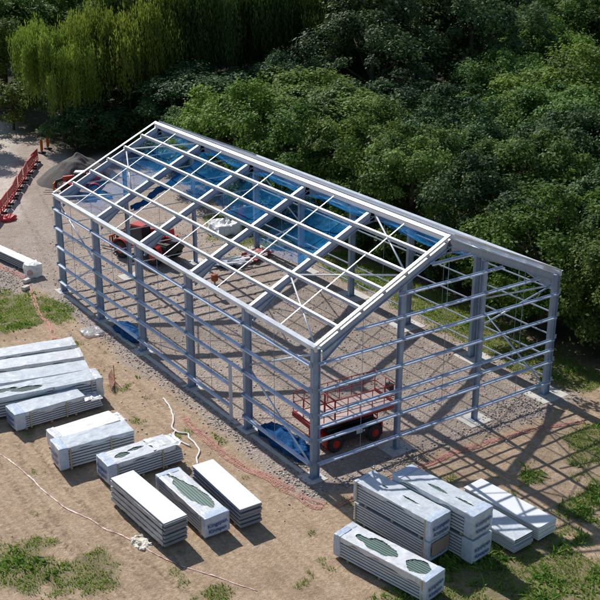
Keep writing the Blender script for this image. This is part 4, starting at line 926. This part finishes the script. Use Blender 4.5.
HERO = [
 ('willow_tree', 'willow', 14.9, 59.5, 11.0, .74, 'yellow green weeping willow at the top left, its tip hanging lowest to the left'),
 ('willow_tree', 'willow', 21.4, 59.5, 14.0, .78, 'sunlit yellow green weeping willow just right of the lower one at top left'),
 ('willow_tree', 'willowdark', 28.0, 61.0, 14.2, .9, 'broad dark weeping willow behind the far gable, right of the yellow willows'),
 ('willow_tree', 'willowdark', 37.5, 60.0, 13.6, .95, 'broad dark weeping willow behind the ridge, right of the other dark willow'),
 ('broadleaf_tree', 'mid2', 5.6, 63.0, 9.0, 1.0, 'mid green tree standing at the left edge beside the haul road'),
 ('willow_tree', 'willowdark', 33.0, 66.5, 14.4, 1.0, 'tall dark willow behind the two broad dark willows'),
 ('broadleaf_tree', 'dark0', 31.0, 76.0, 14.0, 1.0, 'tall dark tree standing behind the yellow green willows'),
 ('broadleaf_tree', 'mid1', 18.5, 84.0, 13.0, 1.1, 'mid green tree behind the left willow at the top of the haul road'),
 ('broadleaf_tree', 'dark1', 12.5, 90.0, 11.0, 1.2, 'dark tree at the far end of the haul road at the top left'),
 ('broadleaf_tree', 'mid0', 14.0, 77.0, 9.5, 1.0, 'mid green tree at the top left corner behind the haul road'),
 ('shrub', 'shrubmid', 12.8, 66.5, 4.6, 1.0, 'bushy shrub beside the haul road below the willow at the left edge'),
 ('broadleaf_tree', 'lime0', 18.4, 36.0, 8.6, 1.0, 'bright leafy tree rising just behind the ridge near its far end'),
 ('broadleaf_tree', 'mid1', 18.8, 41.5, 6.6, 1.0, 'low bushy tree left of the bright tree behind the far end of the ridge'),
 ('broadleaf_tree', 'lime1', 19.0, 28.5, 8.0, 1.1, 'yellowish green tree behind the middle of the ridge'),
 ('broadleaf_tree', 'mid2', 20.4, 23.6, 8.4, 1.0, 'mid green tree behind the ridge, right of the yellowish one'),
 ('broadleaf_tree', 'dark2', 31.0, 48.0, 8.4, 1.0, 'dark round tree standing above the bright trees behind the ridge'),
 ('broadleaf_tree', 'mid0', 20.6, 18.4, 8.2, 1.0, 'leafy tree behind the right part of the ridge'),
 ('broadleaf_tree', 'dark0', 28.1, 23.8, 8.6, 1.1, 'dark green tree in the second row above the right part of the ridge'),
 ('broadleaf_tree', 'dark1', 21.0, 12.6, 8.0, 1.05, 'dark leafy tree behind the front apex of the frame'),
 ('broadleaf_tree', 'mid1', 26.0, 14.5, 8.6, 1.0, 'mid green tree in the second row behind the front gable'),
 ('broadleaf_tree', 'dark2', 31.0, 15.0, 9.0, 1.0, 'dense dark tree at the right, third row from the right wall'),
 ('broadleaf_tree', 'lime1', 19.0, 5.6, 7.6, 1.12, 'pale olive bushy tree beside the right front corner of the frame'),
 ('broadleaf_tree', 'mid2', 19.0, -.6, 7.4, 1.0, 'leafy tree at the right edge below the olive bushy tree'),
 ('broadleaf_tree', 'dark1', 25.4, 7.8, 8.2, 1.0, 'dark tree at the right edge behind the olive bushy tree'),
 ('broadleaf_tree', 'dark0', 45.0, 52.0, 16.0, 1.1, 'big dark domed tree at the top centre'),
 ('broadleaf_tree', 'dark1', 51.0, 46.0, 14.0, 1.05, 'big dark domed tree at the top, right of centre'),
 ('broadleaf_tree', 'mid2', 44.9, 36.5, 9.0, 1.0, 'rounded mid green tree in front of the big dark domes'),
 ('broadleaf_tree', 'lime0', 58.8, 43.0, 9.4, 1.0, 'paler green tree at the top right'),
 ('broadleaf_tree', 'lime1', 44.2, 26.4, 9.8, 1.3, 'broad olive green tree at the right edge of the wood'),
]
placed = []
for nm, kd, x, y, h, wd_, lb in HERO:
    tree(nm, kd, x, y, h, lb, wide=wd_, cat='shrub' if nm == 'shrub' else 'tree'); placed.append((x, y, 3.8*wd_))
# the rest of the wood: individual trees, spaced out
rr = random.Random(21); CX, CY, AZ = -22.0, -30.65, R(55.25); fill = 0; tries = 0
FL = {'mid': 'mid green broadleaf tree filling the wood behind the frame', 'dar': 'dark green broadleaf tree filling the wood behind the frame', 'lim': 'yellowish broadleaf tree filling the wood behind the frame'}
while fill < 120 and tries < 9000:
    tries += 1; D = rr.uniform(52, 176)**1.0; az = AZ + R(rr.uniform(-22, 20)); x = CX + D*math.cos(az); y = CY + D*math.sin(az)
    if x < 22.0 and not (y > 58 and x > 13.5 + (y - 58)*.48): continue
    if y > 58 and x < 13 + (y - 58)*.30: continue
    if 56 < y < 76 and x < 40: continue
    if 64 < x < 76 and 38 < y < 50 and False: continue
    sp_ = 4.6 if D < 105 else 5.6
    if any(math.hypot(x - a, y - b_) < sp_ + .5 + c_*.6 for a, b_, c_ in placed): continue
    kd = rr.choice(['mid0', 'mid1', 'mid2', 'dark0', 'dark1', 'dark2', 'dark0', 'dark1', 'mid1', 'lime0'])
    h = rr.uniform(6.2, 9.8) if D < 90 else rr.uniform(7.5, 13.0)
    tree('broadleaf_tree', kd, x, y, h, FL[kd[:3]], 'trees filling the wood behind the frame', wide=rr.uniform(1.15, 1.5)*(9.5/max(h, 8.2))); placed.append((x, y, 5.0)); fill += 1
# shrubs along the foot of the wood
k = 0
for y in np.arange(-6, 52, 2.5):
    x = 18.2 + rr.uniform(-.3, .9); s = rr.uniform(2.0, 3.2)
    if -3 < y < 12 : x += .6
    tree('shrub', rr.choice(['shrub', 'shrubmid']), x + .6, float(y) + rr.uniform(-.6, .6), s, 'low dark shrub along the foot of the wood beside the right wall', 'shrubs along the foot of the wood', wide=1.1, cat='shrub')
for x, y, h in ((17.0, 63.2, 5.6), (21.0, 64.0, 6.4), (25.0, 64.6, 6.0), (29.0, 64.5, 6.2)):
    tree('broadleaf_tree', 'dark1', x, y, h, 'low dark tree in the deep shade behind the willows', 'low dark trees behind the willows', wide=1.15)
for x in np.arange(14.6, 34, 1.9):
    tree('shrub', 'shrub', float(x), 56.6 + rr.uniform(-1, 1.2) - (x > 20)*(x - 20)*.6, rr.uniform(2.6, 4.2), 'dark shrub in the shade under the willows', 'shrubs under the willows', wide=1.15, cat='shrub')

# ------------------------------------------------------------------ light, sky, camera
w = bpy.data.worlds.new('World'); scene.world = w; w.use_nodes = True; t = w.node_tree
bg = t.nodes['Background']; sk = t.nodes.new('ShaderNodeTexSky'); sk.sky_type = 'NISHITA'; sk.sun_disc = False
EL = math.atan2(1, 1.10); sk.sun_elevation = EL; sk.sun_rotation = math.atan2(.056, 1.1); sk.air_density = 1.; sk.dust_density = .6; sk.ozone_density = 1.2
t.links.new(sk.outputs[0], bg.inputs[0]); bg.inputs[1].default_value = .10
ld = bpy.data.lights.new('sun', 'SUN'); ld.energy = 5.0; ld.angle = R(.5); ld.color = (1., .97, .92)
lo = bpy.data.objects.new('sun', ld); col.objects.link(lo); lo.rotation_euler = Vector((-.056, -1.10, -1)).to_track_quat('-Z', 'Y').to_euler(); lo.location = (0, 20, 40)
cd = bpy.data.cameras.new('camera'); cam = bpy.data.objects.new('camera', cd); col.objects.link(cam)
yaw, pit, rol = R(55.25135), R(21.8144), R(-.129)
d = Vector((math.cos(pit)*math.cos(yaw), math.cos(pit)*math.sin(yaw), -math.sin(pit)))
q = d.to_track_quat('-Z', 'Y'); cam.matrix_world = Matrix.Translation((-22.0, -30.6517, 22.7901)) @ q.to_matrix().to_4x4() @ Matrix.Rotation(-rol, 4, 'Z')
cd.sensor_width = 36; cd.lens = 36*1080.27/600; cd.clip_end = 6000; scene.camera = cam
scene.view_settings.view_transform = 'Standard'; scene.view_settings.look = 'None'; scene.view_settings.exposure = 0
scene.cycles.transparent_max_bounces = 16
